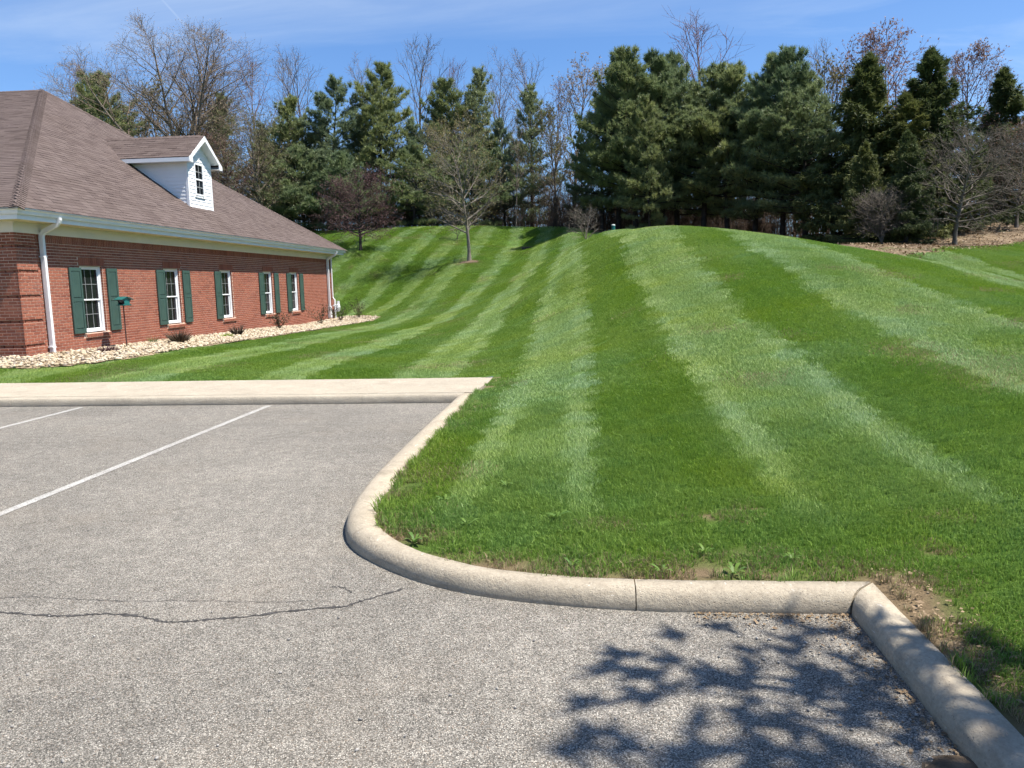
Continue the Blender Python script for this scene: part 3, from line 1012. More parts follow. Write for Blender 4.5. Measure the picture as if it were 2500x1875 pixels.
GREG = [tuple(p) for p in KIs] + [(1.46, 3.86), (1.46, -12.0), (-70.0, -12.0), (-70.0, 12.4), (-1.40, 12.4), (-1.40, 10.75)]
WALKPOLY = [(-70, 10.2), (-70, 12.42), (-1.36, 12.42), (-1.30, 12.34), (-1.46, 10.7), (-1.46, 10.2)]
rg = np.random.default_rng(11)
bands = []
for (u0, u1, v0, v1, step, kind) in ((-3, 6, 1.2, 9.0, 0.125, 0), (-13, 9, 9.0, 18.0, 0.20, 1), (-14, 16, 18.0, 30.0, 0.26, 2), (-24, 34, 30.0, 64.0, 0.29, 3)):
    u, v = grass_points(u0, u1, v0, v1, step, 1.3, rg)
    R = (0.12, 0.19, 0.26, 0.28)[kind]
    ok = in_view(u, v) & ~inside(GREG, u, v) & (seg_dist(KEDGE, u, v) > (0.088 if kind == 0 else R * .8))
    ok &= ~inside(GRAVEL, u, v) & (seg_dist(GRAVEL, u, v) > R * .55) & (mulch(u, v) < rg.random(len(u)))
    ok &= ~inside(WALKPOLY, u, v) & (seg_dist(WALKPOLY, u, v) > R * 0.75)
    ok &= ~((u < -11.5) & (v > 14.5) & (v < 38.4))
    d_ = dryness(u, v)
    ok &= rg.random(len(u)) > d_ * 0.62
    bands.append((u[ok], v[ok], np.full(ok.sum(), kind)))
# ragged blades along the kerb
eu, ev = [], []
for (x0, y0), (x1, y1) in zip(KEDGE[:-1], KEDGE[1:]):
    ln_ = math.hypot(x1 - x0, y1 - y0)
    for i in range(int(ln_ * 34 * (1.0 if x0 < -1.2 else .5)) if y0 > 1.0 else 0):
        s = rg.random()
        nx_, ny_ = (y1 - y0) / ln_, -(x1 - x0) / ln_
        o_ = rg.uniform(.008, .09)
        sg_ = -1 if not inside(GREG, x0 + nx_ * -.05 + (x1 - x0) * .5, y0 + ny_ * -.05 + (y1 - y0) * .5) else 1
        eu.append(x0 + (x1 - x0) * s + nx_ * o_ * sg_)
        ev.append(y0 + (y1 - y0) * s + ny_ * o_ * sg_)
eu, ev = np.array(eu), np.array(ev)
bands.append((eu, ev, np.full(len(eu), 4)))
u = np.concatenate([x[0] for x in bands])
v = np.concatenate([x[1] for x in bands])
kd = np.concatenate([x[2] for x in bands])
e = 0.15
hz = lawn_h(u, v) + (vnoise(u, v, 0.8) - 0.5) * 0.03
gx = (lawn_h(u + e, v) - lawn_h(u - e, v)) / (2 * e)
gy = (lawn_h(u, v + e) - lawn_h(u, v - e)) / (2 * e)
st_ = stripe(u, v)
yaw = np.where(st_ > 0.36, 0.0, np.pi) + rg.normal(0, 0.35, len(u))
# rotation: yaw about z first, then tilt to the slope (euler XYZ applies x, then y, then z)
rot = np.zeros((len(u), 3))
for i in range(len(u)):
    q = Vector((0, 0, 1)).rotation_difference(Vector((-gx[i], -gy[i], 1)).normalized()) @ Quaternion((0, 0, 1), yaw[i])
    rot[i] = q.to_euler('XYZ')
dry_ = dryness(u, v)
kdist = seg_dist(KEDGE, u, v)
scl = (0.82 + 0.36 * rg.random(len(u))) * np.where(kdist < 0.22, 1.0 + 0.35 * vnoise(u, v, 2.2), 1.0) * (1 - 0.3 * dry_)
hue = np.clip(vnoise(u, v, 0.7) * 0.55 + vnoise(u, v, 2.9) * 0.45 + rg.normal(0, .08, len(u)), 0, 1)
srcs = [blade_patch('a0', 330, 0.12, 0.022, 0.060, 0.0042, 0.28, 1), blade_patch('a1', 330, 0.12, 0.022, 0.055, 0.0042, 0.34, 2),
        blade_patch('b0', 420, 0.19, 0.022, 0.052, 0.0062, 0.32, 3), blade_patch('b1', 420, 0.19, 0.022, 0.052, 0.0062, 0.36, 4),
        blade_patch('c0', 420, 0.26, 0.024, 0.052, 0.0095, 0.32, 5), blade_patch('c1', 420, 0.26, 0.024, 0.052, 0.0095, 0.36, 6),
        blade_patch('d0', 330, 0.28, 0.026, 0.056, 0.014, 0.32, 7), blade_patch('d1', 330, 0.28, 0.026, 0.056, 0.014, 0.36, 8),
        blade_patch('e0', 34, 0.035, 0.035, 0.105, 0.0036, 0.0, 9), blade_patch('e1', 26, 0.03, 0.02, 0.06, 0.0036, 0.0, 10)]
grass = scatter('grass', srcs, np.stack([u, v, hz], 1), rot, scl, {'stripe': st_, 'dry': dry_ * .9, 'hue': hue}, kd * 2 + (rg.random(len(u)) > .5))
tag(grass, 'short mown green grass blades covering the lawn', 'grass', kind='stuff')
print('grass patches', len(u))

# ------------------------------------------------------------------ brick building
UW = -12.0                                    # brick face of the long wall
V0, V1 = 15.77, 37.2                          # its two corners
BL = -33.0                                    # far left end of the building
BR, RH = 0.2045, 0.0677                       # brick module
bld = thing('brick_building', (UW, V0, 0), 'red brick building with brown hip roof and green shutters', 'building')
# openings: (v0, v1), left shutter, right shutter
WIN = [(17.88, 18.78, 1, 1), (21.70, 22.60, 1, 1), (25.27, 26.17, 1, 0), (28.86, 29.76, 1, 1), (31.66, 32.56, 1, 1)]
ZS, ZO, ZL, ZT = 0.54, 0.6754, 2.30, 2.503    # sill bottom, opening bottom, lintel bottom, lintel top
ZSOL, ZTOP = 2.774, 2.97
core = MB()
ed = [V0 + .012] + [x for w in WIN for x in (w[0], w[1])] + [V1 - .012]
for i in range(0, len(ed), 2):
    core.box((UW - .30, ed[i], -0.3), (UW - .012, ed[i + 1], ZTOP))
for w in WIN:
    core.box((UW - .30, w[0], -0.3), (UW - .012, w[1], ZO - .03))
    core.box((UW - .30, w[0], ZL), (UW - .012, w[1], ZTOP))
core.box((BL, V0 + .012, -0.3), (UW - .30, V0 + .30, ZTOP))
core.box((BL, V1 - .30, -0.3), (UW - .30, V1 - .012, ZTOP))
core.box((BL, V0 + .3, -0.3), (BL + .3, V1 - .3, ZTOP))
wall = core.build('wall', M['mortar'], bld)

bricks = []                                   # (centre, along axis, up axis, normal, length, height)
X, Y, ZZ = Vector((1, 0, 0)), Vector((0, 1, 0)), Vector((0, 0, 1))


def lay(row_z, a, b_, shift, place_fn, h=RH, mod=BR):
    x = a - shift
    while x < b_:
        s, e_ = max(x, a), min(x + mod - .011, b_)
        if e_ - s > 0.03:
            place_fn((s + e_) / 2, row_z + h / 2, e_ - s, h - .011)
        x += mod


def side(v, z, l, h):
    bricks.append((Vector((UW - .012, v, z)), Y, ZZ, X, l, h, .0065))


def front(u, z, l, h):
    bricks.append((Vector((u, V0 + .012, z)), X, ZZ, -Y, l, h, .0065))


PIER = 0.62
nrow = int(round((ZSOL + 0.135) / RH))
z0 = ZSOL - nrow * RH
for r in range(nrow):
    z = z0 + r * RH
    zc = z + RH / 2
    sh = (r % 2) * BR / 2
    spans = [(V0 + PIER, V1 - PIER)]
    for w in WIN:
        if ZS - .02 < zc < ZT:
            m0, m1 = (w[0] - .005, w[1] + .005) if (ZO < zc < ZL) else (w[0] - .03, w[1] + .09)
            ns = []
            for a, b_ in spans:
                if a < m0 and m1 < b_:
                    ns += [(a, m0 - .005), (m1 + .005, b_)]
                else:
                    ns.append((a, b_))
            spans = ns
    for a, b_ in spans:
        base = V0 + PIER
        lay(z, a, b_, (a - base + sh) % BR, side)
    lay(z, UW - 6.0, UW - PIER, sh, front)
    # jamb returns seen in the window reveals
    for w in WIN:
        if ZO < zc < ZL:
            bricks.append((Vector((UW - .05, w[1] + .0, zc)), X, ZZ, -Y, .072, RH - .011, .008))
            bricks.append((Vector((UW - .05, w[0] - .0, zc)), X, ZZ, Y, .072, RH - .011, .008))
# soldier course under the frieze, soldier lintels, rowlock sills
x = V0 + PIER
while x < V1 - PIER:
    bricks.append((Vector((UW - .012, x + RH / 2, (ZSOL + ZTOP) / 2)), Y, ZZ, X, RH - .011, ZTOP - ZSOL - .010, .0065))
    x += RH
x = UW - PIER
while x > UW - 5:
    bricks.append((Vector((x, V0 + .012, (ZSOL + ZTOP) / 2)), X, ZZ, -Y, RH - .011, ZTOP - ZSOL - .010, .0065))
    x -= RH
# corner piers with recessed bands
piers = []
for (p0, p1) in ((V0, V0 + PIER), (V1 - PIER, V1)):
    pc = MB()
    y0_, y1_ = p0 - (.033 if p0 == V0 else 0) + .012, p1 + (.033 if p1 == V1 else -.012)
    # profile of the core: recessed bands every eighth course
    segs_ = []
    for r in range(0, nrow + 3):
        segs_.append((z0 + r * RH, z0 + (r + 1) * RH, (r % 8) == 1))
    vv, ff = [], []
    for za, zb_, rec in segs_:
        za, zb_ = max(za, -.3), min(zb_, ZTOP)
        if zb_ <= za:
            continue
        rc = .024 if rec else 0.0
        lo_y = y0_ + (rc if p0 == V0 else 0)
        lo_x = UW - PIER + .012 + rc if p0 == V0 else UW - .25
        if p0 == V0:
            poly = [(UW + .021 - rc, lo_y), (UW + .021 - rc, y1_), (UW - .2, y1_), (UW - .2, V0 + .1), (lo_x, V0 + .1), (lo_x, lo_y)]
        else:
            poly = [(UW + .021 - rc, lo_y), (UW + .021 - rc, y1_), (UW - .25, y1_), (UW - .25, lo_y)]
        o = len(vv)
        k_ = len(poly)
        vv += [(x, y, za) for x, y in poly] + [(x, y, zb_) for x, y in poly]
        ff += [(o + i, o + (i + 1) % k_, o + k_ + (i + 1) % k_, o + k_ + i) for i in range(k_)] + [tuple(range(o + k_ - 1, o - 1, -1)), tuple(range(o + k_, o + 2 * k_))]
    pc.add(vv, ff)
    piers.append(pc.build('corner_pier', M['mortar'], bld))
pier = piers[0]
pier_bricks = []
for (p0, p1, far) in ((V0 - .033, V0 + PIER, 0), (V1 - PIER, V1 + .033, 1)):
    for r in range(nrow + 3):
        z = z0 + r * RH
        rec = (r % 8) == 1
        d = .0065
        zc = z + RH / 2
        if zc > ZTOP - .02:
            break
        for k in range(4):
            s = p0 + k * BR - (r % 2) * BR / 2
            a, b_ = max(s, p0), min(s + BR - .011, p1)
            if b_ - a > .03:
                pier_bricks.append((Vector((UW + .033 - .012, (a + b_) / 2, zc)), Y, ZZ, X, b_ - a, RH - .011, d if not rec else -.018))
        if far == 0:
            for k in range(5):
                s = UW + .033 - k * BR - BR + (r % 2) * BR / 2 + .005
                a, b_ = max(s, UW - PIER), min(s + BR - .011, UW + .033)
                if b_ - a > .03:
                    pier_bricks.append((Vector(((a + b_) / 2, V0 - .033 + .012, zc)), X, ZZ, -Y, b_ - a, RH - .011, d if not rec else -.018))
# pieces that show largest: bricks of their own; the rest joined
allb = sorted(bricks, key=lambda q: (q[0].y if q[3] == X or q[0].x > UW - 1 else 99))
cache = {}


def brick_obj(q, parent):
    key = (round(q[4], 3), round(q[5], 3), q[3].x > .5, round(q[6], 3))
    if key not in cache:
        cache[key] = MB().chip((0, 0, 0), q[1], q[2], q[3], q[4], q[5], q[6]).mesh('brick', M['brick'])
    return place('brick', cache[key], q[0], parent)


for q in allb[:290]:
    brick_obj(q, wall)
rest = MB()
for q in allb[290:]:
    rest.chip(q[0], q[1], q[2], q[3], q[4], q[5], q[6])
tag(rest.build('brickwork', M['brick'], wall), kind='stuff')
far_pb = [q for q in pier_bricks if q[0].y > 30]
pier_bricks = [q for q in pier_bricks if q[0].y <= 30]
pier_bricks.sort(key=lambda q: q[0].y)
for q in pier_bricks[:290]:
    brick_obj(q, pier)
rest = MB()
for q in pier_bricks[290:]:
    rest.chip(q[0], q[1], q[2], q[3], q[4], q[5], q[6])
tag(rest.build('brickwork', M['brick'], pier), kind='stuff')
far_b = MB()
for q in far_pb:
    far_b.chip(*q)
tag(far_b.build('brickwork', M['brick'], piers[1]), kind='stuff')


def chamfer_box(mb, a, b_, c=.004):
    """box with chamfered face towards +x"""
    (x0, y0, z0_), (x1, y1, z1) = a, b_
    o = Vector(((x0), (y0 + y1) / 2, (z0_ + z1) / 2))
    mb.chip(o, Y, ZZ, X, abs(y1 - y0), abs(z1 - z0_), x1 - x0, c)
    return mb


# windows
for (w0, w1, sl_, sr_) in WIN:
    xf = UW - .085                            # face of the frame
    win = MB()
    for a, b_ in (((w0 + .012, ZO), (w0 + .055, ZL - .012)), ((w1 - .055, ZO), (w1 - .012, ZL - .012)), ((w0 + .055, ZL - .055), (w1 - .055, ZL - .012)), ((w0 + .055, ZO), (w1 - .055, ZO + .05))):
        chamfer_box(win, (xf - .09, a[0], a[1]), (xf, b_[0], b_[1]))
    # outer casing that runs out to the reveal on the right
    chamfer_box(win, (xf - .02, w1 - .012, ZO - .02), (xf + .02, w1 + .004, ZL - .004))
    window = win.build('window', M['vinyl'], bld)
    zm = 1.47
    for (s0, s1, xo, nm) in ((zm - .02, ZL - .055, -.02, 'upper_sash'), (ZO + .05, zm + .02, -.05, 'lower_sash')):
        sash = MB()
        y0_, y1_ = w0 + .055, w1 - .055
        xs_ = xf + xo
        sw_w = .035
        for a, b_ in (((y0_, s0), (y0_ + sw_w, s1)), ((y1_ - sw_w, s0), (y1_, s1)), ((y0_ + sw_w, s1 - sw_w), (y1_ - sw_w, s1)), ((y0_ + sw_w, s0), (y1_ - sw_w, s0 + sw_w))):
            chamfer_box(sash, (xs_ - .03, a[0], a[1]), (xs_, b_[0], b_[1]), .003)
        sash.build('sash', M['vinyl'], window)
        gy0, gy1, gz0, gz1 = y0_ + sw_w, y1_ - sw_w, s0 + sw_w, s1 - sw_w
        cw, ch = (gy1 - gy0) / 3, (gz1 - gz0) / 2
        for i in (1, 2):
            MB().box((xs_ - .022, gy0 + cw * i - .0045, gz0), (xs_ - .008, gy0 + cw * i + .0045, gz1)).build('muntin', M['muntin'], window)
        MB().box((xs_ - .0215, gy0, gz0 + ch - .0045), (xs_ - .0085, gy1, gz0 + ch + .0045)).build('muntin', M['muntin'], window)
        for i in range(3):
            for j in range(2):
                MB().box((xs_ - .020, gy0 + cw * i, gz0 + ch * j), (xs_ - .016, gy0 + cw * (i + 1) - .0005, gz0 + ch * (j + 1) - .0005)).build('pane', M['glass'], window)
    # lintel and sill bricks
    lint = MB().box((UW - .06, w0 - .03, ZL - .006), (UW - .012, w1 + .09, ZT)).build('lintel', M['mortar'], bld)
    n_ = 13
    lw = (w1 - w0 + .12) / n_
    me_ = MB().chip((0, 0, 0), Y, ZZ, X, lw - .009, ZT - ZL - .008, .014).mesh('brick', M['brick'])
    for i in range(n_):
        place('brick', me_, (UW - .012, w0 - .03 + lw * (i + .5), (ZL + ZT) / 2), lint)
    sill = MB().box((UW - .10, w0 - .01, ZS), (UW + .026, w1 + .09, ZO - .034)).build('sill', M['mortar'], bld)
    n_ = 14
    lw = (w1 - w0 + .10) / n_
    mbk = MB()
    hh = lw - .009
    mbk.add([(-.12, -hh / 2, -.045), (.012, -hh / 2, -.045), (.012, hh / 2, -.045), (-.12, hh / 2, -.045), (-.12, -hh / 2, .052), (.012, -hh / 2, .034), (.012, hh / 2, .034), (-.12, hh / 2, .052)],
            [(0, 3, 2, 1), (4, 5, 6, 7), (0, 1, 5, 4), (1, 2, 6, 5), (2, 3, 7, 6), (3, 0, 4, 7)])
    me_ = mbk.mesh('brick', M['brick'])
    for i in range(n_):
        place('brick', me_, (UW + .03, w0 - .01 + lw * (i + .5), ZS + .058), sill)
    # shutters: stiles and rails with two raised panels
    for flag, a in ((sl_, w0 - .455), (sr_, w1 + .115)):
        if not flag:
            continue
        b_ = a + .445
        z1_, z2_ = .665, 2.245
        sm = MB().box((UW + .006, a + .004, z1_ + .004), (UW + .022, b_ - .004, z2_ - .004))
        xr = UW + .040
        st_w, rail = .062, .085
        zmid = 1.475
        for q0, q1 in (((a, z1_), (a + st_w, z2_)), ((b_ - st_w, z1_), (b_, z2_)), ((a + st_w, z2_ - rail), (b_ - st_w, z2_)), ((a + st_w, z1_), (b_ - st_w, z1_ + rail + .03)), ((a + st_w, zmid - .045), (b_ - st_w, zmid + .045))):
            chamfer_box(sm, (UW + .012, q0[0], q0[1]), (xr, q1[0], q1[1]), .003)
        sh_ = sm.build('shutter', M['shutter'], bld)
        for q0, q1 in ((z1_ + rail + .03, zmid - .045), (zmid + .045, z2_ - rail)):
            MB().chip((UW + .022, (a + b_) / 2, (q0 + q1) / 2), Y, ZZ, X, b_ - a - 2 * st_w - .016, q1 - q0 - .016, .015, .013).build('panel', M['shutter'], sh_)

# eaves: frieze board, soffit, fascia, gutter
OV = 0.47                                     # overhang to the fascia
ZSF = 3.19
fz = MB()
fz.box((UW - .02, V0 - .06, ZTOP - .01), (UW + .045, V1 + .06, ZSF))
fz.box((BL, V0 - .060, ZTOP - .01), (UW - .02, V0 + .02, ZSF))
fz.box((UW + .045, V0 - .05, ZSF - .045), (UW + .065, V1 + .05, ZSF - .001))
fz.build('frieze_board', M['frieze'], bld)
sf = MB()
sf.box((UW + .0, V0 - OV, ZSF), (UW + OV, V1 + OV, ZSF + .02))
sf.box((BL, V0 - OV, ZSF), (UW, V0 + .1, ZSF + .02))
sf.box((BL, V1 - .1, ZSF), (UW, V1 + OV, ZSF + .02))
sf.build('soffit', M['soffit'], bld)
fa = MB()
fa.box((UW + OV, V0 - OV - .02, ZSF - .002), (UW + OV + .02, V1 + OV + .02, 3.40))
fa.box((BL, V0 - OV - .02, ZSF - .002), (UW + OV, V0 - OV, 3.40))
fa.box((BL, V1 + OV, ZSF - .002), (UW + OV, V1 + OV + .02, 3.40))
fa.build('fascia', M['white_paint'], bld)
gp = [(0.0, 0.0), (0.0, -.125), (.052, -.125), (.066, -.095), (.070, -.060), (.098, -.030), (.108, -.012), (.108, .004), (.098, .004), (.098, -.010), (.085, -.026), (.060, -.056), (.050, -.112), (.010, -.112), (.010, 0.0)]
gz = 3.415
xo = UW + OV + .021
yo = V0 - OV - .021
gut = MB().sweep([(xo, V1 + OV + .13, gz), (xo, yo, gz), (BL, yo, gz)], [(-a, b_) for a, b_ in gp])
gut.build('gutter', M['white_paint'], bld)
gutb = MB().sweep([(BL, V1 + OV + .021, gz), (xo + .1, V1 + OV + .021, gz)], [(-a, b_) for a, b_ in gp])
gutb.build('gutter', M['white_paint'], bld)


def rect_spout(v, zb, foot=True):
    prof = []
    for i in range(16):                       # corrugated rectangle
        an = 2 * math.pi * i / 16
        cx_, cy_ = math.cos(an), math.sin(an)
        kx = .052 * max(-1, min(1, cx_ * 1.35))
        ky = .040 * max(-1, min(1, cy_ * 1.35))
        prof.append((kx, ky))
    pth = [(xo + .03, v, gz - .11), (xo + .03, v, gz - .15), (xo + .01, v, gz - .20), (xo - .05, v, gz - .27), (UW + .14, v, gz - .40), (UW + .085, v, gz - .47), (UW + .075, v, gz - .54), (UW + .075, v, 1.5), (UW + .075, v, zb + .1)]
    if foot:
        pth += [(UW + .078, v, zb)]
    s = MB().sweep(pth, prof, upv=(0, 1, 0))
    d = s.build('downspout', M['white_paint'], bld)
    for zz in (2.45, .42):
        MB().box((UW + .012, v - .066, zz), (UW + .124, v + .066, zz + .03)).build('strap', M['white_paint'], d)
    for k in range(5):                        # elbow ribs
        tt = k / 4
        c0 = Vector((xo + .02, v, gz - .18)).lerp(Vector((xo - .10, v, gz - .315)), tt)
        MB().chip(c0 + Vector((.032, 0, .012)), Y, Vector((.67, 0, -.74)).cross(Y), Vector((.74, 0, .67)), .09, .012, .012, .004).build('elbow_rib', M['white_paint'], d)
    return d


rect_spout(16.53, 0.20)
rect_spout(36.42, 0.45)

# ------------------------------------------------------------------ hip roof with shingles
ZE = 3.42
E1, E2 = Vector((UW + .60, V0 - .62, ZE)), Vector((UW + .60, V1 + .62, ZE))
AP = Vector((-18.5, (E1.y + E2.y) / 2, 8.68))
RL = Vector((BL + 6.0, AP.y, 8.68))
EL1, EL2 = Vector((BL - .6, E1.y, ZE)), Vector((BL - .6, E2.y, ZE))
rf = MB()
rf.add([E1, E2, AP, RL, EL1, EL2], [(0, 1, 2), (0, 2, 3, 4), (1, 5, 3, 2), (4, 3, 5)])
rf.add([E1 - ZZ * .03, E2 - ZZ * .03, EL2 - ZZ * .03, EL1 - ZZ * .03], [(0, 3, 2, 1)])
roof = rf.build('roof', M['shingle'], bld)
EXPO, TAB = 0.142, 0.30
shingles = []


def tile_plane(ea, eb, apex, umin=None, limit=None):
    """rows of tabs on the slope whose eave runs ea -> eb; clip(s, row) gives the run of each row"""
    ax = (eb - ea).normalized()
    n = (eb - ea).cross(apex - ea).normalized()
    if n.z < 0:
        n = -n
    upv = n.cross(ax)
    if upv.z < 0:
        upv = -upv
    return ax, upv, n


# slope facing the lawn
ax, upv, n_ = tile_plane(E1, E2, AP)
hgt = (AP - E1).dot(upv)
a0 = (AP - E1).dot(ax)
Lw = (E2 - E1).length
DV0, DV1, DU0 = 24.92, 26.56, -12.71          # dormer footprint


def in_dormer(c_):
    return DV0 + .02 < c_.y < DV1 - .02 and c_.x < DU0 - .05 and c_.z < 6.3


rg = random.Random(3)
for r in range(int(hgt / EXPO) + 1):
    h = r * EXPO
    lo, hi = a0 * h / hgt, Lw - (Lw - a0) * h / hgt
    s = lo - ((r * 0.137) % TAB)
    while s < hi:
        a, b_ = max(s, lo), min(s + TAB - .004, hi)
        if b_ - a > .03:
            c_ = E1 + ax * (a + b_) / 2 + upv * (h + EXPO / 2)
            if not in_dormer(c_):
                shingles.append((c_, ax, upv, n_, b_ - a, EXPO + .012, rg.choice((.006, .007, .007, .011))))
        s += TAB
# slope facing the camera's left
ax, upv, n_ = tile_plane(EL1, E1, AP)
hgt = (AP - E1).dot(upv)
for r in range(int(hgt / EXPO) + 1):
    h = r * EXPO
    hi = E1.x - (E1.x - AP.x) * h / hgt
    lo = max(hi - 8.5, -26.5)
    s = hi + ((r * 0.137) % TAB)
    while s > lo:
        b_, a = min(s, hi), max(s - TAB + .004, lo)
        if b_ - a > .03:
            c_ = Vector(((a + b_) / 2, E1.y, ZE)) + upv * (h + EXPO / 2)
            shingles.append((c_, X, upv, n_, b_ - a, EXPO + .012, rg.choice((.006, .007, .007, .011))))
        s -= TAB


def tab(mb, q, o=None):
    """a tab: thin at the top, its butt edge standing proud"""
    c_, ax_, u_, n_, lx, ly, d = q
    c_ = Vector((0, 0, 0)) if o else c_
    p = []
    for sx, sy, dd in ((-1, -1, d), (1, -1, d), (1, 1, .001), (-1, 1, .001)):
        p.append(c_ + ax_ * sx * lx / 2 + u_ * sy * ly / 2 + n_ * dd)
    for sx, sy in ((-1, -1), (1, -1), (1, 1), (-1, 1)):
        p.append(c_ + ax_ * sx * lx / 2 + u_ * sy * ly / 2 - n_ * .003)
    return mb.add(p, [(0, 1, 2, 3), (0, 4, 5, 1), (1, 5, 6, 2), (3, 2, 6, 7), (0, 3, 7, 4)])


shingles.sort(key=lambda q: (q[0] - Vector((0, 0, CAM_H))).length + (30 if q[0].x < -12.9 and q[3].x < .1 else 0))
cache2 = {}
for q in shingles[:290]:
    key = (round(q[4], 3), q[6], round(q[3].x, 2))
    if key not in cache2:
        cache2[key] = tab(MB(), q, True).mesh('shingle', M['shingle'])
    place('shingle', cache2[key], q[0], roof)
rest = MB()
for q in shingles[290:]:
    tab(rest, q)
tag(rest.build('shingle_courses', M['shingle'], roof), kind='stuff')


def ridge_caps(a, b_, n1, n2, wd=.15, name='ridge_caps', parent=roof):
    mb = MB()
    d = (b_ - a)
    ln = d.length
    d.normalize()
    t1 = (n1.cross(d)).normalized()
    t2 = (n2.cross(d)).normalized()
    if t1.z > 0:
        t1 = -t1
    if t2.z > 0:
        t2 = -t2
    nn = (n1 + n2).normalized()
    k = int(ln / .14)
    for i in range(k):
        p0 = a + d * (i * .14)
        p1 = a + d * (i * .14 + .17)
        dd = .020
        q = [p0 + t1 * wd + nn * dd, p0 + nn * (dd + .006), p0 + t2 * wd + nn * dd, p1 + t1 * wd + nn * .006, p1 + nn * .012, p1 + t2 * wd + nn * .006,
             p0 + t1 * wd, p0 + nn * .0, p0 + t2 * wd]
        mb.add(q, [(0, 1, 4, 3), (1, 2, 5, 4), (6, 7, 1, 0), (7, 8, 2, 1)])
    return tag(mb.build(name, M['shingle'], parent), kind='stuff')


nE = (E2 - E1).cross(AP - E1).normalized()
nF = (AP - E1).cross(EL1 - E1).normalized()
nB = (AP - E2).cross(EL2 - E2).normalized()
nE, nF, nB = (x if x.z > 0 else -x for x in (nE, nF, nB))
ridge_caps(E1, AP, nE, nF)
ridge_caps(E2, AP, nE, nB)
ridge_caps(RL, AP, nF, nB)

# ------------------------------------------------------------------ dormer
DC = (DV0 + DV1) / 2
ZD0, ZD1 = 4.38, 5.80
ZR = 6.78                                     # ridge
FO = .27                                      # rake overhang
ROH = .33                                     # eave overhang
slope = (ZR - 5.93) / ((DV1 - DV0) / 2 + ROH)


def roof_u(z):
    """u of the main slope at height z"""
    tt = (z - ZE) / (AP.z - ZE)
    return E1.x + (AP.x - E1.x) * tt


dm = MB()
zt = ZR - .06 - slope * (DV1 - DV0) / 2
dm.add([(DU0, DV0, ZD0 - .05), (DU0, DV1, ZD0 - .05), (DU0, DV1, zt), (DU0, DC, ZR - .06), (DU0, DV0, zt)], [(0, 1, 2, 3, 4)])
for y_ in (DV0, DV1):
    dm.add([(DU0, y_, ZD0 - .05), (roof_u(ZD0) - .05, y_, ZD0 - .05), (roof_u(zt) - .3, y_, zt), (DU0, y_, zt)], [(0, 1, 2, 3)])
dormer = dm.build('dormer', M['vinyl'], bld)
# clapboards on the front and on the side
CB = .118
k = 0
while ZD0 + k * CB < ZR - .1:
    za, zb_ = ZD0 + k * CB, ZD0 + (k + 1) * CB
    k += 1
    hw0 = min((DV1 - DV0) / 2 - .06, (ZR - .06 - za) / slope - .03)
    hw1 = min((DV1 - DV0) / 2 - .06, (ZR - .06 - zb_) / slope - .03)
    if hw1 < .04:
        break
    w0, w1, wb, wt = 25.36, 25.97, 4.80, 5.86
    runs = [(DC - hw0, DC - hw1, DC + hw1, DC + hw0)]
    if zb_ > wb and za < wt:
        runs = [(DC - hw0, DC - hw1, w0, w0), (w1, w1, DC + hw1, DC + hw0)]
    for a, a1, b1_, b_ in runs:
        if b_ - a < .03:
            continue
        MB().add([(DU0 + .018, a, za), (DU0 + .018, b_, za), (DU0 + .004, b1_, zb_), (DU0 + .004, a1, zb_), (DU0, a, za), (DU0, b_, za)],
                 [(0, 1, 2, 3), (4, 5, 1, 0)]).build('clapboard', M['vinyl'], dormer)
k = 0
while ZD0 + (k + 1) * CB < zt:
    za, zb_ = ZD0 + k * CB, ZD0 + (k + 1) * CB
    k += 1
    for y_, s in ((DV0, -1), (DV1, 1)):
        xa, xb = roof_u(za) - .02, roof_u(zb_) - .02
        if DU0 - .05 - xa < .05:
            continue
        MB().add([(DU0 - .05, y_ + s * .016, za), (xa, y_ + s * .016, za), (xb, y_ + s * .004, zb_), (DU0 - .05, y_ + s * .004, zb_), (DU0 - .05, y_, za), (xa, y_, za)],
                 [(0, 1, 2, 3), (4, 5, 1, 0)]).build('clapboard', M['vinyl'], dormer)
for y_, s in ((DV0, -1), (DV1, 1)):
    MB().box((DU0 - .06, y_ - .02 * (s < 0) - .06 * (s > 0), ZD0 - .06), (DU0 + .024, y_ + .02 * (s > 0) + .06 * (s < 0), zt + .0)).build('corner_board', M['vinyl'], dormer)
MB().box((DU0 - .02, DV0 - .02, ZD0 - .10), (DU0 + .055, DV1 + .02, ZD0 - .06 + .04)).build('flashing', M['white_paint'], dormer)
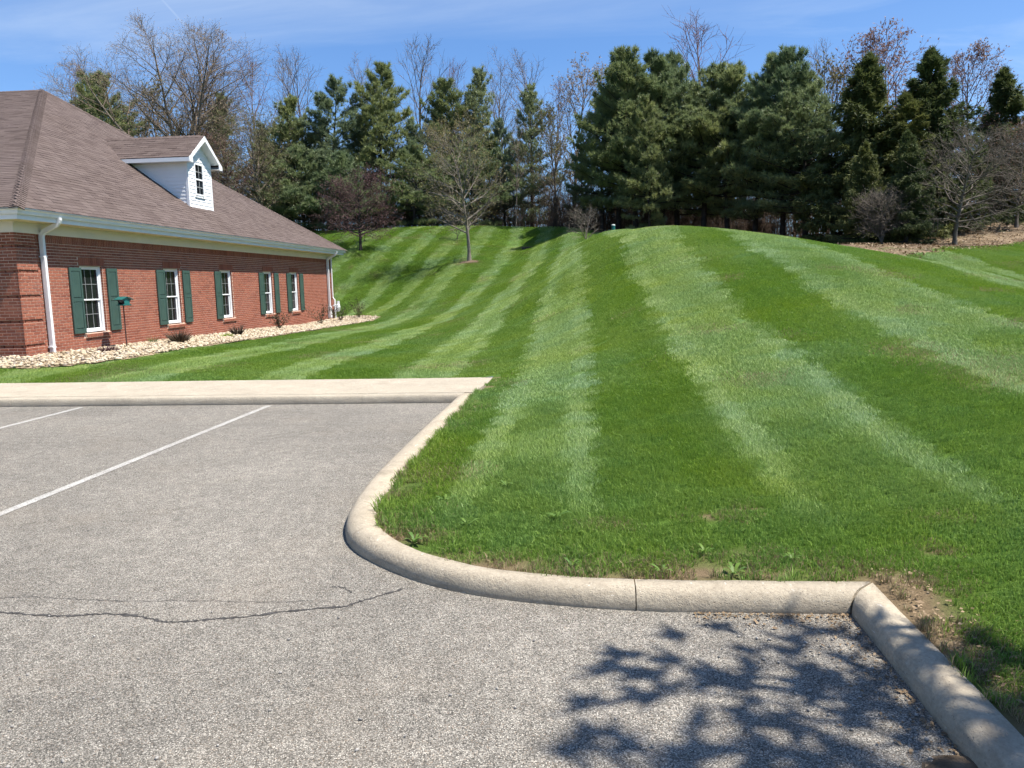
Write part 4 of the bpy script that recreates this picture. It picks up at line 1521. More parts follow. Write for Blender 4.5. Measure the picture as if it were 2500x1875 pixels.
# window
w0, w1, wb, wt = 25.36, 25.97, 4.80, 5.86
wm = MB()
for a, b_ in (((w0, wb), (w0 + .06, wt)), ((w1 - .06, wb), (w1, wt)), ((w0 + .06, wt - .06), (w1 - .06, wt)), ((w0 + .06, wb), (w1 - .06, wb + .05)), ((w0 + .06, 5.30), (w1 - .06, 5.35))):
    chamfer_box(wm, (DU0 + .001, a[0], a[1]), (DU0 + .04, b_[0], b_[1]))
wm.build('window_frame', M['vinyl'], dormer)
MB().box((DU0 + .001, w0 - .03, wb - .075), (DU0 + .05, w1 + .05, wb - .045)).build('window_sill', M['vinyl'], dormer)
for (g0, g1) in ((wb + .05, 5.30), (5.35, wt - .06)):
    cw, ch = (w1 - w0 - .12) / 2, (g1 - g0) / 2
    for i in range(2):
        for j in range(2):
            MB().box((DU0 + .008, w0 + .06 + cw * i, g0 + ch * j), (DU0 + .014, w0 + .06 + cw * (i + 1) - .001, g0 + ch * (j + 1) - .001)).build('pane', M['glass'], dormer)
    MB().box((DU0 + .012, w0 + .06 + cw - .010, g0), (DU0 + .026, w0 + .06 + cw + .010, g1)).build('muntin', M['muntin'], dormer)
    MB().box((DU0 + .0125, w0 + .06, g0 + ch - .011), (DU0 + .0255, w1 - .06, g0 + ch + .010)).build('muntin', M['muntin'], dormer)
# dormer roof: two slopes, rakes, fascias, soffits, shingle tabs
hw = (DV1 - DV0) / 2 + ROH
xf = DU0 + FO
dr = MB()
zE = ZR - slope * hw
for s in (-1, 1):
    xr0, xr1 = roof_u(ZR) - .15, roof_u(zE) - .15
    dr.slab([(xf, DC, ZR), (xf, DC + s * hw, zE), (xr1, DC + s * hw, zE), (xr0, DC, ZR)], (0, s * slope, 1), .03)
dormer_roof = dr.build('dormer_roof', M['shingle'], dormer)
tb = []
for s in (-1, 1):
    u_ = Vector((0, -s, slope)).normalized()
    nn = Vector((0, s * slope, 1)).normalized()
    ln = hw * math.hypot(1, slope)
    for r in range(int(ln / EXPO) + 1):
        h = r * EXPO
        c0 = Vector((0, DC + s * hw, zE)) + u_ * (h + EXPO / 2)
        xend = roof_u(c0.z) - .04
        x = xf + .01 + (r * .137) % TAB
        while x > xend:
            b_, a = min(x, xf + .012), max(x - TAB + .004, xend)
            if b_ - a > .03 and h + EXPO * .6 < ln:
                tb.append((Vector(((a + b_) / 2, c0.y, c0.z)), X, u_, nn, b_ - a, EXPO + .012, rg.choice((.004, .005, .012))))
            x -= TAB
cc_ = {}
for q in tb:
    if q[3].y < 0:
        key = (round(q[4], 3), q[6])
        if key not in cc_:
            cc_[key] = tab(MB(), q, True).mesh('shingle', M['shingle'])
        place('shingle', cc_[key], q[0], dormer)
rest = MB()
for q in tb:
    if q[3].y > 0:
        tab(rest, q)
tag(rest.build('shingle_courses', M['shingle'], dormer), kind='stuff')
ridge_caps(Vector((roof_u(ZR), DC, ZR)), Vector((xf, DC, ZR)), Vector((0, -slope, 1)).normalized(), Vector((0, slope, 1)).normalized(), .13, 'ridge_caps', dormer)
for s in (-1, 1):
    # rake board
    t0 = .135
    MB().slab([(xf + .02, DC, ZR - .022), (xf + .02, DC + s * (hw + .01), zE - .022), (xf + .02, DC + s * (hw + .01), zE - .022 - t0), (xf + .02, DC + s * (hw - .22), zE - .022 - t0), (xf + .02, DC + s * (hw - .22), zE - .022 - t0 + slope * .22), (xf + .02, DC, ZR - .022 - t0 * 1.25)][::s], (1, 0, 0), .025).build('rake_board', M['white_paint'], dormer)
    # eave fascia and soffit
    MB().box((roof_u(zE) + .02, DC + s * hw, zE - .15), (xf - .006, DC + s * (hw + .012), zE - .025)).build('fascia', M['white_paint'], dormer)
    y0_, y1_ = DC + s * ((DV1 - DV0) / 2 - .001), DC + s * hw
    MB().box((roof_u(zE) - .1, y0_, zE - .145), (xf - .007, y1_, zE - .135)).build('soffit', M['vinyl'], dormer)
    # rake soffit
    MB().slab([(xf - .006, DC, ZR - .15), (xf - .006, DC + s * (hw - .22), zE - .15 + slope * .22), (DU0, DC + s * (hw - .22), zE - .15 + slope * .22), (DU0, DC, ZR - .15)], (0, s * slope, 1), .01).build('soffit', M['vinyl'], dormer)

# ------------------------------------------------------------------ gas meter at the far corner
gm = thing('gas_meter', (UW + .28, 36.95, .06), 'white gas meter and pipework at the far corner of the brick wall', 'gas meter')
MB().tube([(UW + .12, 36.82, 3.0), (UW + .12, 36.82, 1.15), (UW + .2, 36.82, 1.0)], .032, 8).build('riser_pipe', M['white_paint'], gm)
MB().tube([(UW + .2, 36.82, 1.05), (UW + .2, 36.82, .62)], .045, 8).build('riser_pipe', M['white_paint'], gm)
bx_ = MB()
bx_.chip((UW + .16, 36.98, .62), Y, ZZ, X, .34, .36, .20, .03)
bx_.build('meter_body', M['meter_grey'], gm)
MB().tube([(UW + .36, 36.98, .66), (UW + .40, 36.98, .66)], .075, 14).build('dial', M['pale_cap'], gm)
MB().tube([(UW + .24, 36.45, .75), (UW + .24, 37.25, .75)], .032, 8).build('cross_pipe', M['white_paint'], gm)
MB().tube([(UW + .28, 36.62, .75), (UW + .28, 36.62, .02)], .032, 8).build('inlet_pipe', M['white_paint'], gm)
MB().tube([(UW + .28, 36.62, .52), (UW + .28, 36.62, .42)], .05, 8).build('valve', M['meter_grey'], gm)
MB().tube([(UW + .24, 37.22, .75), (UW + .24, 37.22, .95)], .075, 10).build('regulator', M['meter_grey'], gm)
MB().box((UW + .02, 36.30, .18), (UW + .14, 36.55, .72)).build('service_box', M['meter_grey'], gm)

# ------------------------------------------------------------------ river stone bed
gx_ = MB()
top = [(x, y, float(lawn_h(x, y)) + .012) for x, y in GRAVEL]
# triangulated sheet that follows the ground
gv_u, gv_v = np.meshgrid(np.arange(-17, -9.0, .2), np.arange(14.0, 38.6, .2))
V_ = np.stack([gv_u.ravel(), gv_v.ravel(), lawn_h(gv_u, gv_v).ravel() + .022], 1)
id_ = np.arange(gv_u.size).reshape(gv_u.shape)
q = np.stack([id_[:-1, :-1], id_[:-1, 1:], id_[1:, 1:], id_[1:, :-1]], -1).reshape(-1, 4)
cm = V_[q].mean(1)
inb = inside(GRAVEL, cm[:, 0], cm[:, 1])
bed = place('gravel_bed', np_mesh('gravel_bed', V_, q[inb], M['bed'], 4), (0, 0, 0))
tag(bed, 'narrow planting bed along the brick wall', 'planting bed', kind='structure')
rgn = np.random.default_rng(21)
n = 26000
su, sv = rgn.uniform(-15, -9, n), rgn.uniform(14, 38.3, n)
ok = inside(GRAVEL, su, sv) & ~((su < UW + .05) & (sv > V0 - .04) & (sv < V1 + .04))
su, sv = su[ok], sv[ok]
ico_v = np.array([(0, 0, 1), (.89, 0, .45), (.28, .85, .45), (-.72, .53, .45), (-.72, -.53, .45), (.28, -.85, .45), (.72, .53, -.45), (-.28, .85, -.45), (-.89, 0, -.45), (-.28, -.85, -.45), (.72, -.53, -.45), (0, 0, -1)], float)
ico_f = np.array([(0, 1, 2), (0, 2, 3), (0, 3, 4), (0, 4, 5), (0, 5, 1), (1, 6, 2), (2, 7, 3), (3, 8, 4), (4, 9, 5), (5, 10, 1), (6, 7, 2), (7, 8, 3), (8, 9, 4), (9, 10, 5), (10, 6, 1), (11, 7, 6), (11, 8, 7), (11, 9, 8), (11, 10, 9), (11, 6, 10)])


def stones(name, su, sv, sz, size, flat, rgn, mat):
    k = len(su)
    sc = size * (0.55 + rgn.random((k, 1)) * 0.9)
    shp = np.concatenate([1 + .35 * rgn.normal(0, 1, (k, 1)).clip(-1, 1.3), 1 + .25 * rgn.normal(0, 1, (k, 1)).clip(-1, 1), flat * (1 + .3 * rgn.random((k, 1)))], 1)
    V0_ = ico_v[None] * (1 + .16 * rgn.normal(0, 1, (k, 12, 1)).clip(-1.5, 1.5)) * shp[:, None] * sc[:, None]
    a = rgn.random(k) * 2 * np.pi
    ti = rgn.normal(0, .3, k)
    ca_, sa = np.cos(a)[:, None], np.sin(a)[:, None]
    x = V0_[..., 0] * ca_ - V0_[..., 1] * sa
    y = V0_[..., 0] * sa + V0_[..., 1] * ca_
    z = V0_[..., 2] + x * np.sin(ti)[:, None]
    W = np.stack([x + su[:, None], y + sv[:, None], z + sz[:, None]], -1).reshape(-1, 3)
    F = (ico_f[None] + (np.arange(k) * 12)[:, None, None]).reshape(-1, 3)
    return place(name, np_mesh(name, W, F, mat, 3, True), (0, 0, 0))


riv = stones('river_stones', su, sv, lawn_h(su, sv) + .03 + .03 * rgn.random(len(su)), .033, .6, rgn, M['stone'])
tag(riv, 'cream and tan river stones in the bed along the wall', 'stones', kind='stuff')

# ------------------------------------------------------------------ trees: generators
def tubes(segs, k):
    """segs: array (n, 8) p0 p1 r0 r1 -> vertices, quads"""
    a = np.asarray(segs, float)
    p0, p1, r0, r1 = a[:, :3], a[:, 3:6], a[:, 6], a[:, 7]
    d = p1 - p0
    d /= np.linalg.norm(d, axis=1)[:, None] + 1e-9
    ref = np.where(np.abs(d[:, 2:3]) < .9, np.array([[0, 0, 1.]]), np.array([[1., 0, 0]]))
    x = np.cross(d, ref)
    x /= np.linalg.norm(x, axis=1)[:, None] + 1e-9
    y = np.cross(d, x)
    an = np.arange(k) * 2 * np.pi / k
    ring = x[:, None] * np.cos(an)[None, :, None] + y[:, None] * np.sin(an)[None, :, None]
    V_ = np.concatenate([p0[:, None] + ring * r0[:, None, None], p1[:, None] + ring * r1[:, None, None]], 1).reshape(-1, 3)
    o = (np.arange(len(a)) * 2 * k)[:, None]
    j = np.arange(k)[None]
    j2 = (j + 1) % k
    F = np.stack([o + j, o + j2, o + k + j2, o + k + j], -1).reshape(-1, 4)
    return V_, F


def merge(parts):
    Vs, Fs, o = [], [], 0
    for V_, F in parts:
        if len(V_) == 0:
            continue
        Vs.append(V_)
        Fs.append(F + o)
        o += len(V_)
    return np.concatenate(Vs), np.concatenate(Fs)


def leaves_mesh(P, D, n, ln, wd, spread, rg, name, mat):
    """spiky tufts: n slim triangles from each point P about direction D"""
    k = len(P)
    d = D[:, None] + rg.normal(0, spread, (k, n, 3))
    d /= np.linalg.norm(d, axis=2)[..., None] + 1e-9
    nref = np.array([0.25, -.1, .9]) + .45 * D[:, None] + rg.normal(0, .55, (k, n, 3))      # blades turn their faces to the light
    s = np.cross(d, nref)
    s /= np.linalg.norm(s, axis=2)[..., None] + 1e-9
    l_ = ln * (0.6 + .7 * rg.random((k, n, 1)))
    b0 = P[:, None] + d * l_ * .05
    V_ = np.stack([b0 - s * wd * .5, b0 + s * wd * .5, b0 + d * l_], 2).reshape(-1, 3)
    return np_mesh(name, V_, np.arange(len(V_)).reshape(-1, 3), mat)


def decid(seed, h, r0, clear, n1, ang, l1, n2, n3, up_, multi=1, lean=0.0, bud=None, nbud=0, bsize=.09, mats=('bark', 'twig_brown'), prof='oval', twig=.5, jit=.10, minr=.006):
    rg = random.Random(seed)
    trunk, mid, fine, tips = [], [], [], []

    def rv(s):
        return Vector((rg.gauss(0, s), rg.gauss(0, s), rg.gauss(0, s)))

    def limb(p, d, ln, ra, rb, ns, trop, store, j=jit):
        pts = [(p.copy(), ra)]
        for i in range(ns):
            d = (d + rv(j) + Vector((0, 0, trop))).normalized()
            p2 = p + d * ln / ns
            rr = ra + (rb - ra) * (i + 1) / ns
            rp = pts[-1][1]
            store.append((*p, *p2, rp, rr))
            p = p2
            pts.append((p.copy(), rr))
        return pts, d

    leaders = []
    if multi == 1:
        pts, _ = limb(Vector((0, 0, 0)), Vector((lean, 0, 1)), h * .96, r0, r0 * .10, 12, 0.03, trunk, .035)
        trunk[0] = (*trunk[0][:6], r0 * 1.35, trunk[0][7])
        leaders.append((pts, clear, h))
    else:
        pts, d = limb(Vector((0, 0, 0)), Vector((lean, 0, 1)), h * clear, r0, r0 * .8, 3, 0.02, trunk, .03)
        for i in range(multi):
            az = 2 * math.pi * (i + rg.random() * .5) / multi
            tl = math.radians((8, 30, 22, 36, 16, 33)[i % 6] + rg.uniform(-3, 3))
            dd = Vector((math.cos(az) * math.sin(tl), math.sin(az) * math.sin(tl), math.cos(tl)))
            q, _ = limb(pts[-1][0], dd, h * (1 - clear) * rg.uniform(.82, 1.0), r0 * .55, r0 * .06, 10, 0.015, trunk, .07)
            leaders.append((q, .12, h * (1 - clear)))

    def at(pts, t_):
        x = t_ * (len(pts) - 1)
        i = min(int(x), len(pts) - 2)
        f_ = x - i
        return pts[i][0].lerp(pts[i + 1][0], f_), pts[i][1] + (pts[i + 1][1] - pts[i][1]) * f_, (pts[i + 1][0] - pts[i][0]).normalized()

    for pts, cl_, hh in leaders:
        for i in range(n1):
            s = (i + rg.random()) / n1
            t_ = cl_ + (0.98 - cl_) * s
            p, r, d = at(pts, t_)
            if prof == 'oval':
                sh = .45 + .75 * math.sin(math.pi * min(1, .22 + .78 * s)) if s < .99 else .4
            elif prof == 'round':
                sh = math.sqrt(max(.05, 1 - (s * 1.05 - .25) ** 2))
            else:                              # high crown
                sh = .5 + .6 * math.sin(math.pi * (.1 + .85 * s))
            ln = l1 * hh * sh * rg.uniform(.75, 1.15)
            az = i * 2.4 + rg.uniform(-.5, .5)
            a_ = math.radians(ang * (1.12 - .45 * s) + rg.uniform(-8, 8))
            o = d.orthogonal().normalized()
            o = Quaternion(d, az) @ o
            dd = d * math.cos(a_) + o * math.sin(a_)
            q, _ = limb(p, dd, ln, min(r * .7, .016 * ln + .012), minr * 1.2, 6, up_, mid)
            for k in range(n2):
                t2 = .22 + .76 * (k + rg.random()) / n2
                p2, r2_, d2 = at(q, t2)
                o2 = Quaternion(d2, k * 2.4 + rg.uniform(-.6, .6)) @ d2.orthogonal().normalized()
                a2 = math.radians(rg.uniform(28, 52))
                q2, _ = limb(p2, d2 * math.cos(a2) + o2 * math.sin(a2), ln * .42 * (1.15 - .6 * t2) * rg.uniform(.7, 1.2), max(r2_ * .6, minr), minr * .8, 3, up_ * 1.2, fine)
                for n_ in range(n3):
                    t3 = .25 + .74 * (n_ + rg.random()) / n3
                    p3, r3, d3 = at(q2, t3)
                    o3 = Quaternion(d3, n_ * 2.4 + rg.uniform(-.7, .7)) @ d3.orthogonal().normalized()
                    a3 = math.radians(rg.uniform(25, 50))
                    q3, d4 = limb(p3, d3 * math.cos(a3) + o3 * math.sin(a3), max(.25, ln * .2) * twig * rg.uniform(.7, 1.3) * 2, minr * .8, minr * .45, 2, up_ * 1.3, fine)
                    tips.append((q3[1][0], d4))
                    tips.append((q3[2][0], d4))
    tr_ = np_mesh('trunk', *tubes(trunk, 9), M[mats[0]], 4, True)
    cr = np_mesh('crown', *merge([tubes(mid, 5), tubes(fine, 3)]), M[mats[1]], 4, True)
    bd = None
    if bud and nbud:
        g2 = np.random.default_rng(seed)
        P = np.array([tuple(a) for a, _ in tips])
        D = np.array([tuple(b_) for _, b_ in tips])
        sel = g2.random(len(P)) < .9
        bd = leaves_mesh(P[sel] + g2.normal(0, .05, (sel.sum(), 3)), D[sel], nbud, bsize, bsize * .45, .9, g2, 'buds', M[bud])
    return tr_, cr, bd


def pine(seed, h, r0, base, R, nwh, dense=1.0, mat='pine', top='round', droop=0.0, tuft=.30):
    rg = random.Random(seed)
    g2 = np.random.default_rng(seed)
    trunk, wood, P, D = [], [], [], []
    p = Vector((0, 0, 0))
    ns = 14
    path = [p.copy()]
    d = Vector((0, 0, 1))
    for i in range(ns):
        d = (d + Vector((rg.gauss(0, .025), rg.gauss(0, .025), .05))).normalized()
        q = p + d * h / ns
        ra, rb = (r0 * (1 - .92 * (i / ns)), r0 * (1 - .92 * ((i + 1) / ns)))
        trunk.append((*p, *q, ra * (1.3 if i == 0 else 1), rb))
        p = q
        path.append(p.copy())

    def on(z):
        x = min(max(z / h * ns, 0), ns - .001)
        return path[int(x)].lerp(path[int(x) + 1], x - int(x))

    for w in range(nwh):
        t_ = (w + rg.uniform(-.25, .25)) / (nwh - 1)
        t_ = min(max(t_, 0), 1)
        z = h * (base + (.985 - base) * t_)
        nb = rg.choice((4, 5, 5, 6)) if top == 'round' else rg.choice((5, 6, 7))
        for b_ in range(nb):
            az = rg.uniform(0, 2 * math.pi)
            if top == 'round':
                pr_ = (1 - t_ ** 2.0) * .86 + .14
                pr_ *= min(1, .70 + t_ * 1.2)
                ln = R * pr_ * rg.choice((.55, .8, .95, 1.0, 1.2))
                el = math.radians(-4 + 52 * t_ ** 1.3 + rg.uniform(-8, 8))
            else:
                ln = R * ((1 - t_) ** .8 * .95 + .03) * rg.choice((.5, .7, .85, 1.0, 1.1, 1.3))
                el = math.radians(-12 + 48 * t_ ** 1.5 + rg.uniform(-7, 7))
            if w < nwh * .16 and rg.random() < .35:
                continue
            o = on(z)
            d0 = Vector((math.cos(az) * math.cos(el), math.sin(az) * math.cos(el), math.sin(el)))
            sd = Vector((-math.sin(az), math.cos(az), 0))
            n = 5
            pts = []
            for i in range(n + 1):
                s = i / n
                pts.append(o + d0 * ln * s + Vector((0, 0, (.16 if top == 'round' else .12) * ln * s * s - droop * ln * s * (1 - s) * 1.2)))
            for i in range(n):
                ra = max(.006, .02 * ln * (1 - i / n) * .7 + .005)
                wood.append((*pts[i], *pts[i + 1], ra, ra * .7))
            nt_ = int((9 + 17 * ln) * dense)
            for i in range(nt_):
                s = .22 + .78 * rg.random() ** .75 if top == 'round' else .15 + .85 * rg.random() ** .8
                x = s * n
                bp = pts[min(int(x), n - 1)].lerp(pts[min(int(x), n - 1) + 1], x - min(int(x), n - 1))
                wdt = ln * .34 * math.sin(math.pi * min(1, .12 + s * .85)) + .05
                la = rg.uniform(-1, 1) * wdt
                if top == 'round':
                    off_ = sd * la + Vector((0, 0, rg.uniform(-.05, .16)))
                    dd = d0 * .7 + sd * (la / (wdt + .01)) * .5 + Vector((0, 0, .75))
                else:
                    hang = -abs(rg.gauss(0, .16)) - .18 * abs(la)
                    off_ = sd * la * .8 + Vector((0, 0, hang))
                    dd = d0 * .7 + sd * (la / (wdt + .01)) * .6 + Vector((0, 0, -.35 if t_ < .85 else .4))
                P.append(bp + off_)
                D.append(dd.normalized())
    # leader
    for i in range(int(10 * dense)):
        P.append(on(h * (.95 + .05 * i / 10)))
        D.append(Vector((rg.gauss(0, .3), rg.gauss(0, .3), 1)).normalized())
    tr_ = np_mesh('trunk', *merge([tubes(trunk, 9), tubes(wood, 4)]), M['bark_dark'], 4, True)
    P = np.array([tuple(x) for x in P])
    D = np.array([tuple(x) for x in D])
    nn, wd, sp = (15, .040, .66) if top == 'round' else (8, .060, .55)
    cr = leaves_mesh(P, D, nn, tuft, wd, sp, g2, 'crown', M[mat])
    return tr_, cr, None


def put_tree(name, meshes, label, cat, group, u, v, s, sw, rz, sink=.05, tilt=0.0, z=None):
    zz = float(lawn_h(u, v)) - sink if z is None else z
    root = thing(name, (u, v, zz), label, cat, group)
    root.rotation_euler = (0, tilt, rz)
    root.scale = (sw, sw, s)
    for nm, me_ in zip(('trunk', 'crown', 'buds'), meshes):
        if me_ is None:
            continue
        ob = bpy.data.objects.new(nm, me_)
        COL.objects.link(ob)
        ob.parent = root
    return root


PINE = [pine(31, 11, .19, .17, 3.7, 22), pine(32, 11, .18, .21, 3.4, 21), pine(33, 11, .20, .15, 4.1, 22), pine(34, 11, .15, .06, 3.4, 23, .9)]
PINE_S = [pine(35, 11, .15, .08, 3.4, 21, .75, 'pine_skylit'), pine(36, 11, .14, .10, 3.1, 21, .72, 'pine_skylit')]
PINE_L = [pine(37, 5.5, .11, .06, 3.0, 12, 1.15, tuft=.26)]
SPRUCE = [pine(41, 9, .16, .02, 3.0, 32, 1.5, 'spruce', 'cone', .14, .27), pine(42, 9, .16, .02, 3.0, 30, 1.5, 'spruce', 'cone', .20, .27)]
TALL = [decid(51, 16, .15, .38, 20, 34, .22, 7, 4, .06, mats=('bark', 'twig_brown'), prof='high', twig=.5, minr=.011), decid(52, 16, .14, .42, 18, 30, .24, 7, 4, .07, mats=('bark', 'twig_red'), prof='high', twig=.5, minr=.011),
        decid(53, 16, .13, .30, 22, 38, .20, 6, 4, .05, mats=('bark', 'twig_brown'), prof='high', twig=.55, minr=.011)]
VASE = decid(61, 14.6, .30, .22, 18, 52, .34, 10, 6, .012, multi=6, bud='bud_tan', nbud=2, bsize=.08, minr=.009, mats=('bark', 'twig_brown'), prof='oval', twig=.55)
FILL = None
BUD = [decid(62, 12, .15, .25, 24, 42, .26, 8, 4, .045, minr=.009, bud='bud_tan', nbud=4, bsize=.15, mats=('bark', 'twig_brown'), prof='high'), decid(63, 9, .12, .2, 24, 44, .30, 8, 4, .045, minr=.008, bud='bud_olive', nbud=4, bsize=.15, mats=('bark', 'twig_brown'))]
PINK = decid(64, 12, .15, .2, 28, 44, .28, 8, 5, .05, minr=.010, bud='bud_pink', nbud=3, bsize=.15, mats=('bark', 'twig_red'))
BROWN = decid(65, 7, .14, .10, 34, 56, .44, 10, 5, .02, bud='bud_olive', nbud=3, bsize=.10, mats=('bark', 'twig_brown'), prof='round')
REDB = decid(66, 5.4, .11, .10, 34, 56, .44, 10, 5, .03, bud='bud_pink', nbud=2, bsize=.09, mats=('bark', 'twig_red'), prof='round')
PURPLE = decid(67, 4.4, .11, .20, 32, 72, .66, 10, 5, .012, bud='leaf_purple', nbud=4, bsize=.10, mats=('bark_dark', 'twig_purple'), prof='round')
LOCUST = decid(68, 8.3, .16, .22, 34, 62, .43, 9, 5, .035, bud='bud_olive', nbud=2, bsize=.13, mats=('bark_pale', 'bark_pale'), prof='oval', twig=.6, minr=.006)
YOUNG = [decid(69, 5.3, .12, .18, 34, 74, .50, 9, 5, .02, mats=('bark', 'bark'), prof='oval', twig=.6, minr=.007), decid(70, 5.4, .11, .20, 34, 70, .50, 9, 5, .025, bud='bud_pink', nbud=2, bsize=.06, mats=('bark', 'bark'), prof='oval', twig=.6, minr=.007)]
BUSH = decid(71, 2.8, .05, .02, 18, 55, .50, 7, 4, .03, multi=5, mats=('bark', 'bark'), prof='round', minr=.008)
SNAG = decid(72, 1.7, .045, .12, 9, 40, .5, 5, 3, .03, multi=2, lean=-.35, mats=('bark', 'bark'), prof='oval', minr=.008)

